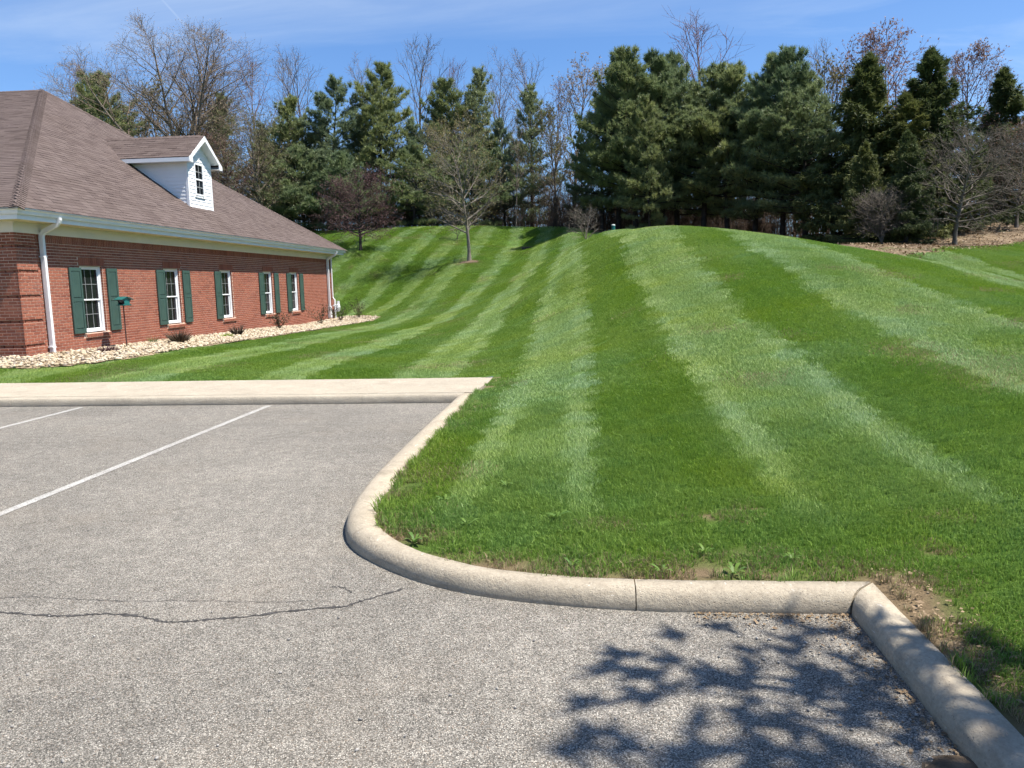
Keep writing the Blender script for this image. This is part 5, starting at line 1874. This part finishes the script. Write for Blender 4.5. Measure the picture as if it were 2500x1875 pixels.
TREES = [
    # name, meshes, design height, label, category, group, u, v, height, width factor, rotation
    ('pine_tree', PINE[0], 11, 'dark pine just above the left slope of the brown roof', 'pine tree', 'pines', -38.75, 62, 13.2, 1.0, .3),
    ('bare_tree', TALL[0], 16, 'thin leafless tree leftmost in the picture above the roof', 'bare tree', 'bare trees', -47.0, 70, 15.9, 1.0, .2),
    ('bare_tree', TALL[1], 16, 'thin leafless tree between the leftmost bare tree and the dark roof pine', 'bare tree', 'bare trees', -44.0, 69, 14.5, .9, 1.2),
    ('budding_tree', VASE, 14.6, 'big spreading many-stemmed tree with tan buds above the dormer', 'tree', None, -30.75, 60, 15.6, 1.02, .0),
    ('budding_tree', BUD[1], 9, 'hazy green budding tree between the dark roof pine and the big spreading tree', 'tree', 'budding trees', -36.2, 66, 12.6, 1.0, .5),
    ('budding_tree', BUD[0], 12, 'slim tan budding tree just behind the big spreading tree', 'tree', 'budding trees', -33.0, 68, 11.5, .9, .9),
    ('pine_tree', PINE_S[0], 11, 'sparse pale pine just right of the big spreading tree', 'pine tree', 'pines', -29.0, 64, 10.9, .9, .8),
    ('pine_tree', PINE_S[1], 11, 'sparse pine low over the dormer ridge', 'pine tree', 'pines', -32.6, 63, 8.2, .9, 1.8),
    ('bare_tree', TALL[1], 16, 'leftmost of the leafless trees over the dormer peak', 'bare tree', 'bare trees', -30.9, 75, 16.4, 1.0, .6),
    ('bare_tree', TALL[2], 16, 'middle one of the leafless trees over the dormer peak', 'bare tree', 'bare trees', -28.3, 75, 17.0, 1.0, 2.1),
    ('bare_tree', TALL[0], 16, 'rightmost of the leafless trees over the dormer peak', 'bare tree', 'bare trees', -25.5, 74, 16.6, 1.0, 3.0),
    ('round_tree', BROWN, 7, 'rounded olive-brown twiggy tree right behind the dormer', 'tree', None, -23.3, 57, 7.6, 1.12, .2),
    ('round_tree', REDB, 5.4, 'low brownish twiggy tree left of the rounded olive-brown tree', 'tree', None, -26.8, 58.5, 6.6, 1.1, 1.2),
    ('pine_tree', PINE[1], 11, 'dark slim pine, first of the row right of the dormer', 'pine tree', 'pines', -23.3, 62.5, 10.4, .95, .1),
    ('pine_tree', PINE_S[0], 11, 'pale green pine, second of the row right of the dormer', 'pine tree', 'pines', -20.1, 63, 11.7, 1.15, 2.1),
    ('pine_tree', PINE[3], 11, 'tall pointed pine, third of the row right of the dormer', 'pine tree', 'pines', -16.3, 64, 13.0, 1.05, 1.4),
    ('bare_tree', TALL[0], 16, 'tall leafless forked tree right of the tall pointed pine', 'bare tree', 'bare trees', -13.9, 72, 16.9, 1.1, 4.0),
    ('bare_tree', TALL[2], 16, 'leafless tree peeking out behind the tall pointed pine', 'bare tree', 'bare trees', -21.0, 78, 17.2, 1.0, 1.0),
    ('pine_tree', PINE_L[0], 5.5, 'low yellow-green pine behind the purple tree', 'pine tree', 'pines', -17.4, 58, 5.4, 1.1, .4),
    ('pine_tree', PINE_L[0], 5.5, 'low spreading pine between the purple tree and the lone lawn tree', 'pine tree', 'pines', -12.6, 60, 5.8, 1.15, 2.4),
    ('pine_tree', PINE_L[0], 5.5, 'low green pine just right of the roof corner', 'pine tree', 'pines', -21.2, 59.5, 6.0, 1.1, 5.1),
    ('pine_tree', PINE[3], 11, 'half-hidden pine between the second and third of the row right of the dormer', 'pine tree', 'pines', -18.4, 66, 9.6, 1.0, 2.2),
    ('pine_tree', PINE_L[0], 5.5, 'low dark pine right behind the lone lawn tree', 'pine tree', 'pines', -8.2, 61, 6.2, 1.2, 3.6),
    ('pine_tree', PINE_S[0], 11, 'slender pine just right behind the lone lawn tree', 'pine tree', 'pines', -5.9, 64.5, 9.0, .9, 4.6),
    ('pine_tree', PINE_S[1], 11, 'sparse pine between the dormer peak and the first dark pine', 'pine tree', 'pines', -25.9, 64, 8.6, 1.0, 4.0),
    ('pine_tree', PINE_S[1], 11, 'sparse half-hidden pine behind the low spreading pine', 'pine tree', 'pines', -13.0, 64, 8.6, 1.1, 3.1),
    ('pine_tree', PINE[0], 11, 'dark round-topped pine just left of the lone lawn tree', 'pine tree', 'pines', -9.9, 66, 12.0, .95, 1.9),
    ('pine_tree', PINE_S[0], 11, 'pale pine rising just right above the lone lawn tree', 'pine tree', 'pines', -7.9, 68, 13.3, .9, .5),
    ('bare_tree', TALL[1], 16, 'leafless tree just left above the dark round-topped pine', 'bare tree', 'bare trees', -12.3, 76, 16.0, .9, 5.0),
    ('bare_tree', TALL[2], 16, 'leafless tree poking out above the pale pine over the lone lawn tree', 'bare tree', 'bare trees', -8.2, 78, 17.6, .9, 2.6),
    ('bare_tree', TALL[0], 16, 'leafless tree rising behind the narrow pine in the middle of the picture', 'bare tree', 'bare trees', -4.2, 78, 18.0, 1.0, 1.7),
    ('pine_tree', PINE_S[1], 11, 'narrow pine in the middle of the picture', 'pine tree', 'pines', -3.55, 63, 11.5, .85, .9),
    ('bare_tree', TALL[2], 16, 'short grey-stemmed bare tree just right of the lone lawn tree', 'bare tree', 'bare trees', -4.5, 58, 7.9, .75, 3.3),
    ('budding_tree', BUD[0], 12, 'tan budding tree left of the dense pine grove', 'tree', 'budding trees', -.3, 62, 12.9, 1.05, .7),
    ('budding_tree', BUD[1], 9, 'shorter olive budding tree in front of the tan one', 'tree', 'budding trees', -1.4, 56, 8.0, .85, 2.2),
    ('pine_tree', PINE[1], 11, 'dark pine behind the rounded olive-brown tree', 'pine tree', 'pines', -25.0, 66, 9.0, 1.1, 2.3),
    ('pine_tree', PINE_S[0], 11, 'pale pine filling the gap right of the first dark pine', 'pine tree', 'pines', -21.6, 67, 9.4, 1.1, .9),
    ('pine_tree', PINE_S[1], 11, 'pale pine filling the gap right of the tall pointed pine', 'pine tree', 'pines', -12.2, 68, 10.0, 1.2, 5.3),
    ('bare_tree', TALL[2], 16, 'leafless tree filling the gap left of the narrow middle pine', 'bare tree', 'bare trees', -6.2, 72, 13.5, 1.0, 5.5),
    ('bare_tree', TALL[1], 16, 'leafless tree in the gap between the narrow middle pine and the tan budding tree', 'bare tree', 'bare trees', -2.0, 70, 13.0, 1.0, 3.9),
    ('bare_tree', TALL[0], 16, 'leafless tree behind the second of the row pines', 'bare tree', 'bare trees', -19.4, 76, 15.0, 1.1, .1),
    ('bare_tree', TALL[2], 16, 'leafless tree right behind the big spreading tree', 'bare tree', 'bare trees', -33.6, 74, 15.0, 1.1, .7),
    ('pine_tree', PINE_S[0], 11, 'small dark pine at the left foot of the dense pine grove', 'pine tree', 'pines', .2, 54, 5.2, .75, 2.9),
    ('pine_tree', PINE[1], 11, 'shorter leftmost pine of the dense grove', 'pine tree', 'pines', 1.7, 53, 8.9, .9, .0),
    ('pine_tree', PINE[2], 11, 'tall pine on the left shoulder of the dense grove', 'pine tree', 'pines', 2.75, 52, 10.4, .95, 1.1),
    ('pine_tree', PINE[0], 11, 'tallest pine of the dense grove with a pointed top', 'pine tree', 'pines', 3.65, 49.5, 10.7, .98, 2.0),
    ('pine_tree', PINE[3], 11, 'shorter pine in front of the tallest one in the grove', 'pine tree', 'pines', 4.3, 47, 8.0, .8, 4.4),
    ('pine_tree', PINE[1], 11, 'third tall pine of the dense grove', 'pine tree', 'pines', 5.35, 50, 10.9, 1.0, 3.2),
    ('pine_tree', PINE[2], 11, 'fourth tall pine of the dense grove', 'pine tree', 'pines', 6.4, 51, 11.3, .95, 4.1),
    ('pine_tree', PINE[0], 11, 'broad pine in the middle of the dense grove', 'pine tree', 'pines', 7.75, 49, 10.3, 1.1, 5.2),
    ('pine_tree', PINE[1], 11, 'broad pine just right of the middle of the grove', 'pine tree', 'pines', 9.0, 48, 10.2, 1.08, .6),
    ('pine_tree', PINE[2], 11, 'third pine from the right end of the dense grove', 'pine tree', 'pines', 10.4, 47, 10.0, 1.0, 1.5),
    ('pine_tree', PINE[0], 11, 'second pine from the right end of the dense grove', 'pine tree', 'pines', 11.75, 46, 10.1, 1.0, 2.7),
    ('pine_tree', PINE[2], 11, 'rightmost pine of the grove with long low boughs', 'pine tree', 'pines', 12.3, 43.5, 8.9, 1.1, 3.9),
    ('pine_tree', PINE[3], 11, 'pine in the back row seen between the left trunks of the grove', 'pine tree', 'pines', 4.6, 57, 9.0, 1.1, .4),
    ('pine_tree', PINE[3], 11, 'pine in the back row behind the middle of the grove', 'pine tree', 'pines', 8.0, 58, 9.2, 1.15, 1.7),
    ('pine_tree', PINE[3], 11, 'pine in the back row behind the right half of the grove', 'pine tree', 'pines', 11.4, 56, 9.0, 1.15, 3.0),
    ('pine_tree', PINE[3], 11, 'pine in the back row behind the right end of the grove', 'pine tree', 'pines', 14.6, 54, 8.4, 1.1, 4.2),
    ('bare_tree', TALL[1], 16, 'leafless tree showing above the pine grove', 'bare tree', 'bare trees', 10.3, 64, 17.3, 1.35, .4),
    ('bare_tree', TALL[0], 16, 'leafless tree in the gap between grove and spruces', 'bare tree', 'bare trees', 18.0, 58, 13.5, .9, 2.2),
    ('budding_tree', BUD[1], 9, 'pale yellowish budding tree behind the right end of the grove', 'tree', 'budding trees', 16.6, 56, 11.4, 1.0, 4.1),
    ('spruce_tree', SPRUCE[0], 9, 'tall dark spruce with thin pointed tip, left one', 'spruce', 'spruces', 14.6, 42, 9.1, 1.15, .2),
    ('spruce_tree', SPRUCE[1], 9, 'tall dark spruce in front of the pinkish bare tree', 'spruce', 'spruces', 17.75, 42, 8.8, 1.2, 1.2),
    ('spruce_tree', SPRUCE[1], 9, 'shorter dark spruce between the two tall spruces', 'spruce', 'spruces', 16.1, 40.5, 6.8, 1.25, 2.8),
    ('spruce_tree', SPRUCE[0], 9, 'low brownish spruce at the front of the spruce clump', 'spruce', 'spruces', 14.6, 36.2, 4.9, .95, 3.7),
    ('spruce_tree', SPRUCE[1], 9, 'low spruce at the foot of the rightmost grove pine', 'spruce', 'spruces', 13.2, 37.5, 4.6, .95, 5.0),
    ('spruce_tree', SPRUCE[0], 9, 'dark spruce at the right edge of the picture', 'spruce', 'spruces', 23.1, 45, 7.9, 1.05, 4.3),
    ('budding_tree', PINK, 12, 'tall pinkish-brown bare tree behind the spruces', 'tree', None, 21.3, 54, 12.6, 1.15, .9),
    ('budding_tree', PINK, 12, 'lower pinkish-brown bare tree right of the tall pinkish one', 'tree', None, 24.4, 52, 10.2, 1.1, 2.6),
    ('round_tree', REDB, 5.4, 'reddish twiggy tree in front of the right edge spruce', 'tree', None, 23.4, 46, 4.9, 1.3, .5),
    ('young_tree', YOUNG[0], 5.3, 'small leafless grey tree standing on the brown bank', 'bare tree', None, 16.6, 36, 4.7, .9, .4),
    ('young_tree', YOUNG[1], 5.4, 'small reddish bare tree at the right picture edge', 'bare tree', None, 21.8, 41, 4.7, .9, 1.4),
    ('bare_bush', BUSH, 2.8, 'low leafless grey bush at the foot of the front spruce', 'bush', None, 13.5, 36.0, 2.2, 1.0, .3),
    ('lawn_tree', LOCUST, 8.3, 'lone budding tree standing on the lawn slope', 'tree', None, -6.35, 45.5, 7.3, .80, .6),
    ('purple_tree', PURPLE, 4.4, 'low round purple-leaved tree on the slope above the roof corner', 'tree', None, -14.1, 50, 4.2, .95, 1.0),
    ('bare_bush', SNAG, 1.7, 'small bare shrub just behind the lone lawn tree', 'bush', None, -8.1, 52.5, 1.7, 1.0, 2.0),
    ('bare_bush', SNAG, 1.7, 'small bare leaning shrub on the hill crest before the grove', 'bush', None, .55, 38.5, 1.75, 1.1, .0),
]
for (nm, ms, dh, lab, cat, grp, u, v, h, wf, rz) in TREES:
    s = h / dh
    put_tree(nm, ms, lab, cat, grp, u, v, s, s * wf, rz)

# the tree right of the frame whose shade falls across the kerb
SHADE = decid(75, 7.2, .12, .36, 26, 66, .36, 8, 5, .03, minr=.010, bud='leaf_green', nbud=8, bsize=.17, mats=('bark', 'bark'), prof='round')
put_tree('shade_tree', SHADE, 'small leafing tree shading the kerb at the lower right', 'tree', None, 5.35, .95, 1.0, 1.0, .8)

# undergrowth below the trees
rgn = np.random.default_rng(77)
segs = []
n = 9000
bu = rgn.uniform(-46, 40, n)
BLN = np.array([(-46, 63), (-5, 61), (0, 57), (3, 54), (8, 51), (12, 48), (14, 45), (18, 46), (24, 48), (40, 50)], float)
bv = np.interp(bu, BLN[:, 0], BLN[:, 1]) + rgn.gamma(1.6, 4.0, n)
ok = rgn.random(n) < np.where((bu > -3) & (bu < 14), .75, 1.0)
bu, bv = bu[ok], bv[ok]
bu = np.concatenate([bu, rgn.uniform(-2, 14, 3500)])
bv = np.concatenate([bv, rgn.uniform(53, 60, 3500)])
bz = lawn_h(bu, bv)
for x, y, z in zip(bu, bv, bz):
    hh = rgn.uniform(.5, 1.0) * (2.6 if rgn.random() < .75 else 4.6) * (1.0 if x < -2 else .85)
    p = np.array([x, y, z - .05])
    d = np.array([rgn.normal(0, .22), rgn.normal(0, .22), 1.0])
    r = .008 + .005 * hh * rgn.random()
    for k in range(3):
        q = p + d * hh / 3 + rgn.normal(0, .05, 3) * hh / 3
        segs.append((*p, *q, r, r * .75))
        if k:
            for b_ in range(3):
                e_ = np.array([rgn.normal(0, .6), rgn.normal(0, .6), rgn.uniform(.1, .9)])
                segs.append((*q, *(q + e_ * hh * .28), r * .6, r * .3))
        p = q
        r *= .75
ug = place('undergrowth', np_mesh('undergrowth', *tubes(segs, 3), M['brush'], 4), (0, 0, 0))
tag(ug, 'tangle of brown leafless undergrowth below the trees', 'undergrowth', kind='stuff')

# far woodland behind, seen only as a haze of stems
segs = []
n = 900
bu = rgn.uniform(-60, 48, n)
bv = np.maximum(np.interp(bu, TL[:, 0], TL[:, 1]) + 10, 60) + rgn.uniform(0, 28, n)
bz = lawn_h(bu, bv)
for x, y, z in zip(bu, bv, bz):
    hh = rgn.uniform(4.0, 9.5) * (1.0 if x < -2 or x > 14 else .7)
    p = np.array([x, y, z - .05])
    d = np.array([rgn.normal(0, .06), rgn.normal(0, .06), 1.0])
    r = .02 + .006 * hh * rgn.random()
    for k in range(5):
        q = p + d * hh / 5 + rgn.normal(0, .04, 3) * hh / 5
        segs.append((*p, *q, r, r * .8))
        if k > 0:
            for b_ in range(4):
                e_ = np.array([rgn.normal(0, .55), rgn.normal(0, .55), rgn.uniform(.3, 1.0)])
                q2 = q + e_ * hh * .16
                segs.append((*q, *q2, r * .5, r * .25))
                for c_ in range(2):
                    segs.append((*q2, *(q2 + (e_ + rgn.normal(0, .5, 3)) * hh * .10), r * .28, r * .14))
        p = q
        r *= .8
fwd = place('far_woodland', np_mesh('far_woodland', *tubes(segs, 3), M['twig_brown'], 4), (0, 0, 0))
tag(fwd, 'grey-brown mass of leafless woodland far behind the pines', 'woodland', kind='stuff')

# ------------------------------------------------------------------ plants in the stone bed
def tuft_plant(name, label, cat, u, v, h, w, n, mat, seed, upr=.8, wd=.02, stem=True, woody=False):
    g2 = np.random.default_rng(seed)
    z = float(lawn_h(u, v)) + .02
    root = thing(name, (u, v, z), label, cat)
    k = n
    a = g2.random(k) * 2 * np.pi
    rr = w * np.sqrt(g2.random(k))
    if woody:
        sg = []
        pts, dr_ = [], []
        for i in range(14):
            az, tl = g2.random() * 6.28, g2.uniform(.1, .8)
            d = np.array([math.cos(az) * math.sin(tl), math.sin(az) * math.sin(tl), math.cos(tl)])
            p = np.zeros(3)
            ln = h * g2.uniform(.7, 1.1) / max(.6, math.cos(tl))
            for s in range(4):
                q = p + d * ln / 4 + g2.normal(0, .02, 3)
                sg.append((*p, *q, .008 - .0015 * s, .0065 - .0015 * s))
                if s:
                    for b_ in range(2):
                        e_ = q + (d + g2.normal(0, .6, 3)) * ln * .2
                        sg.append((*q, *e_, .004, .002))
                        pts.append(e_)
                        dr_.append(d)
                pts.append(q)
                dr_.append(d)
                p = q
        ob = place('stems', np_mesh('stems', *tubes(sg, 3), M['dead_plant'], 4), root.location, root)
        P, D = np.array(pts), np.array(dr_)
        rep = max(1, n // len(P))
        P = np.repeat(P, rep, 0) + g2.normal(0, .03, (len(P) * rep, 3))
        D = np.repeat(D, rep, 0)
        place('leaves', leaves_mesh(P, D, 3, .07, .03, .8, g2, 'leaves', M[mat]), root.location, root)
    else:
        P = np.stack([rr * np.cos(a) * .5, rr * np.sin(a) * .5, np.zeros(k)], 1)
        D = np.stack([np.cos(a) * rr / w * 1.0, np.sin(a) * rr / w * 1.0, np.full(k, upr)], 1)
        place('leaves', leaves_mesh(P, D, 3, h, wd, .22, g2, 'leaves', M[mat]), root.location, root)
    return root


tuft_plant('perennial', 'flat dark purple plant below the bird feeder', 'plant', -11.15, 17.35, .15, .34, 150, 'leaf_purple', 1, .35, .03)
tuft_plant('perennial', 'dark dried clump of leaves below the second window', 'plant', -11.0, 20.4, .36, .22, 90, 'dead_plant', 2, .9, .03)
tuft_plant('perennial', 'tiny green sprout against the wall between first and second windows', 'plant', -11.65, 20.2, .2, .1, 14, 'leaf_green', 3, .9, .02)
tuft_plant('perennial', 'dark dried stalks below the third window', 'plant', -10.95, 24.0, .34, .2, 60, 'dead_plant', 4, 1.0, .025)
tuft_plant('perennial', 'yellow-green ground-hugging clump beside the dried stalks', 'plant', -10.95, 23.2, .12, .3, 110, 'weed_yellow', 5, .35, .03)
tuft_plant('shrub', 'small dark shrub below the fourth window', 'shrub', -11.1, 27.9, .45, .2, 190, 'evergreen', 6, woody=True)
tuft_plant('shrub', 'largest brown-green shrub below the fifth window', 'shrub', -11.1, 32.6, .62, .3, 260, 'evergreen', 7, woody=True)
tuft_plant('shrub', 'wispy grey-green shrub beside the gas meter', 'shrub', -10.85, 34.6, .55, .2, 60, 'evergreen', 8, woody=True)
tuft_plant('shrub', 'thin upright shrub at the far end of the stone bed', 'shrub', -10.3, 35.7, .6, .2, 60, 'evergreen', 9, woody=True)

# ------------------------------------------------------------------ bird feeder
fu, fv = -11.36, 18.5
fz = float(lawn_h(fu, fv))
bf = thing('bird_feeder', (fu, fv, fz), 'green house-shaped bird feeder on a thin rusty pole', 'bird feeder')
MB().tube([(fu, fv, fz - .1), (fu, fv, 1.30)], .014, 8).build('pole', M['iron'], bf)
fb = Matrix.Translation((fu + .02, fv, 1.30)) @ Matrix.Rotation(math.radians(-32), 4, 'Z')


def fbox(name, pts, faces, mat):
    mb = MB()
    mb.add([fb @ Vector(p) for p in pts], faces)
    return mb.build(name, mat, bf)


def fpanel(name, outline, nrm, t_, mat):
    mb = MB().slab([fb @ Vector(p) for p in outline], fb.to_3x3() @ Vector(nrm), t_)
    return mb.build(name, mat, bf)


hl = .165
# two end walls: waisted outline
for s in (-1, 1):
    ol = [(s * hl, -.105, 0), (s * hl, .105, 0), (s * hl, .07, .045), (s * hl, .065, .09), (s * hl, .10, .155), (s * hl, 0, .205), (s * hl, -.10, .155), (s * hl, -.065, .09), (s * hl, -.07, .045)]
    fpanel('end_wall', ol if s > 0 else ol[::-1], (s, 0, 0), .012, M['feeder'])
fpanel('tray', [(-hl, -.10, .018), (hl, -.10, .018), (hl, .10, .018), (-hl, .10, .018)], (0, 0, 1), .018, M['feeder'])
for s in (-1, 1):
    fpanel('perch', [(-hl, s * .105, .03), (hl, s * .105, .03), (hl, s * .105, .0), (-hl, s * .105, .0)][::-s], (0, s, 0), .01, M['feeder'])
    fpanel('hopper_side', [(-hl + .012, s * .035, .04), (hl - .012, s * .035, .04), (hl - .012, s * .08, .15), (-hl + .012, s * .08, .15)][::-s], (0, s, -.4), .006, M['black'])
    fpanel('roof_panel', [(-hl - .04, 0, .225), (hl + .04, 0, .225), (hl + .04, s * .155, .155), (-hl - .04, s * .155, .155)][::s], (0, s * .45, 1), .012, M['feeder'])

# ------------------------------------------------------------------ small things on the hill
pu, pv = 1.70, 37.0
pz = float(lawn_h(pu, pv))
pd = thing('utility_pedestal', (pu, pv, pz), 'short green utility pedestal on the hill crest', 'utility pedestal')
MB().tube([(pu, pv, pz - .1), (pu, pv, pz + .40)], .085, 12).build('body', M['pedestal'], pd)
MB().tube([(pu, pv, pz + .405), (pu, pv, pz + .44), (pu, pv, pz + .455)], [.09, .085, .05], 12).build('cap', M['pale_cap'], pd)
for i, (dx, dy, sc, lb) in enumerate(((.24, .1, .10, 'larger pale stone right of the utility pedestal'), (.46, .2, .07, 'smaller pale stone farther right of the utility pedestal'), (-.2, .1, .06, 'tiny pale stone left of the utility pedestal'))):
    gg = np.random.default_rng(90 + i)
    W = ico_v * (1 + .15 * gg.normal(0, 1, (12, 1))) * np.array([sc, sc * .8, sc * .6])
    o = place('stone', np_mesh('stone', W, ico_f, M['stone'], 3, True), (pu + dx, pv + dy, float(lawn_h(pu + dx, pv + dy)) + sc * .3))
    tag(o, lb, 'stone')
du, dv = -3.1, 48.2
dz = float(lawn_h(du, dv))
di = thing('drain_inlet', (du, dv, dz), 'small dark drain inlet set in the hillside', 'drain')
MB().box((du - .30, dv - .02, dz - .10), (du + .30, dv + .35, dz + .10)).build('opening', M['black'], di)
MB().box((du - .36, dv - .06, dz + .10), (du + .36, dv + .40, dz + .135)).build('lid', M['bark'], di)
# mulch ring round the lone tree
ring = MB()
k = 26
rr = [.55 + .12 * math.sin(i * 2.7) for i in range(k)]
pts = [(-6.35 + rr[i] * math.cos(6.283 * i / k), 45.45 + rr[i] * .9 * math.sin(6.283 * i / k)) for i in range(k)]
ring.add([(-6.35, 45.45, float(lawn_h(-6.35, 45.45)) + .10)] + [(x, y, float(lawn_h(x, y)) + .03) for x, y in pts], [(0, i + 1, (i + 1) % k + 1) for i in range(k)])
mr = ring.build('mulch_ring', M['dirt'])
tag(mr, 'ring of brown mulch round the foot of the lone tree', 'mulch', kind='stuff')

# ------------------------------------------------------------------ broadleaf weeds by the kerb
def weed(label, u, v, r, n, seed, flat=.55):
    g2 = random.Random(seed)
    z = float(lawn_h(u, v)) + .006
    root = thing('broadleaf_weed', (u, v, z), label, 'weed', 'broadleaf weeds near the kerb')
    for i in range(n):
        az = 6.283 * i / n + g2.uniform(-.35, .35)
        ln = r * g2.uniform(.45, 1.05)
        ca_, sa = math.cos(az), math.sin(az)
        pts = []
        w = ln * .12
        for (s, ww, zz) in ((.05, .25, 0.0), (.35, .8, flat * .55), (.7, 1.0, flat * .85), (1.0, .0, flat * .75)):
            for sd in (-1, 1):
                pts.append((ca_ * ln * s - sa * sd * w * ww, sa * ln * s + ca_ * sd * w * ww, ln * zz + .004 * abs(sd)))
        me_ = MB().add(pts, [(0, 1, 3, 2), (2, 3, 5, 4), (4, 5, 7, 6)]).mesh('leaf', M['weed'], smooth=True)
        place('leaf', me_, (u, v, z), root)
    return root


weed('dandelion rosette at the kerb inside the bend', -1.00, 4.43, .10, 9, 1)
weed('low pair of leaves behind the dandelion inside the bend', -.72, 4.72, .085, 6, 2)
weed('small rosette just left of the kerb joint', -.05, 4.05, .07, 7, 3)
weed('small spiky rosette against the kerb right of its joint', .43, 3.96, .085, 8, 4)
weed('spiky rosette against the kerb right of the bare patch', .80, 3.95, .085, 8, 5)
weed('pale weed leaves in the grass left of the bend middle', -.95, 5.25, .09, 6, 6)
weed('pale weed leaves in the grass behind the bend', -.55, 5.6, .10, 7, 7)
weed('leafy weed patch in the grass above the kerb joint', -.15, 4.85, .10, 8, 8)
weed('thin weed leaves in the grass farther up from the bend', -.8, 6.0, .09, 5, 9)
weed('small weed in the grass behind the bare patch', .70, 4.25, .08, 7, 10)
weed('weed tuft in the grass near the sharp kerb corner', 1.15, 4.15, .07, 7, 11)

# ------------------------------------------------------------------ litter on the asphalt by the right kerb
rgn = np.random.default_rng(99)
n = 900
lu = 1.30 - rgn.gamma(1.2, .07, n)
lv = rgn.uniform(.6, 3.7, n)
k1 = 260
lu = np.concatenate([lu, rgn.uniform(.55, 1.3, k1)])
lv = np.concatenate([lv, 3.70 - rgn.gamma(1.1, .04, k1)])
kk = 500
lu = np.concatenate([lu, 1.50 + np.abs(rgn.normal(0, .13, kk))])
lv = np.concatenate([lv, rgn.uniform(2.2, 4.0, kk)])
lz = np.where(lu > 1.4, lawn_h(lu, lv) + .015, .008)
P = np.stack([lu, lv, lz], 1)
k = len(P)
a = rgn.random(k) * 6.283
sz = rgn.uniform(.004, .012, k) * np.where(rgn.random(k) < .05, 1.8, 1)
ex = np.stack([np.cos(a), np.sin(a), rgn.normal(0, .18, k)], 1) * sz[:, None]
ey = np.stack([-np.sin(a), np.cos(a), rgn.normal(0, .18, k)], 1) * sz[:, None] * .55
V_ = np.stack([P - ex, P + ey + [0, 0, .004], P + ex, P - ey], 1).reshape(-1, 3)
F = np.arange(len(V_)).reshape(-1, 4)
ll = place('leaf_litter', np_mesh('leaf_litter', V_, F, M['fallen'], 4), (0, 0, 0))
tag(ll, 'dry leaf litter gathered along the kerb corner', 'leaf litter', kind='stuff')
# dry leaves and sticks on the bank below the young trees
n = 5200
lu = rgn.uniform(11.5, 27, n)
lv = np.interp(lu, TL[:, 0], TL[:, 1]) + rgn.uniform(-.6, 7, n)
P = np.stack([lu, lv, lawn_h(lu, lv) + .03], 1)
a = rgn.random(n) * 6.283
sz = rgn.uniform(.02, .06, n)
ex = np.stack([np.cos(a), np.sin(a), rgn.normal(0, .4, n)], 1) * sz[:, None]
ey = np.stack([-np.sin(a), np.cos(a), rgn.normal(0, .4, n)], 1) * sz[:, None] * .5
V_ = np.stack([P - ex, P + ey + [0, 0, .03], P + ex, P - ey], 1).reshape(-1, 3)
bl = place('bank_litter', np_mesh('bank_litter', V_, np.arange(len(V_)).reshape(-1, 4), M['fallen'], 4), (0, 0, 0))
tag(bl, 'dry leaves strewn over the bank below the young trees', 'leaf litter', kind='stuff')
# a low drift of dirt and moss
mb = MB()
nx_, ny_ = 26, 30
gridp = []
for j in range(ny_ + 1):
    for i in range(nx_ + 1):
        x = .86 + .47 * i / nx_
        y = 1.55 + 1.25 * j / ny_
        e_ = max(0, 1 - ((x - 1.36) / .40) ** 2 - ((y - 2.08) / .52) ** 2)
        hgt_ = .055 * e_ ** .8 * (0.65 + .7 * float(vnoise(x * 10, y * 10, 1.3))) - .004 + .006 * float(vnoise(x * 30, y * 30, 1.0)) * (e_ > 0)
        gridp.append((x, y, hgt_))
mb.add(gridp, [(j * (nx_ + 1) + i, j * (nx_ + 1) + i + 1, (j + 1) * (nx_ + 1) + i + 1, (j + 1) * (nx_ + 1) + i) for j in range(ny_) for i in range(nx_)])
dd_ = mb.build('dirt_drift', M['dirt'], smooth=True)
tag(dd_, 'low drift of dark dirt and moss against the kerb', 'dirt', kind='stuff')
# loose grit
n = 170
gu_ = np.where(rgn.random(n) < .55, 1.3 - rgn.gamma(1.4, .28, n), rgn.uniform(-3, 1.2, n))
gv_ = rgn.uniform(1.9, 3.65, n)
gr = stones('loose_grit', gu_, gv_, np.full(n, .005), .006, .8, rgn, M['grit'])
tag(gr, 'loose grit scattered on the asphalt', 'grit', kind='stuff')
# a few twigs and a stone
for (pts, r, lb) in (([(.72, 2.42), (.74, 2.38), (.80, 2.36), (.86, 2.33)], .004, 'curved pale twig lying in the dappled shade'), ([(1.02, 2.20), (1.09, 2.17), (1.16, 2.20)], .005, 'short brown twig beside the dirt drift')):
    o = MB().tube([(x, y, .008) for x, y in pts], r, 5).build('twig', M['bark_pale'], None, (pts[0][0], pts[0][1], 0), True)
    tag(o, lb, 'twig')
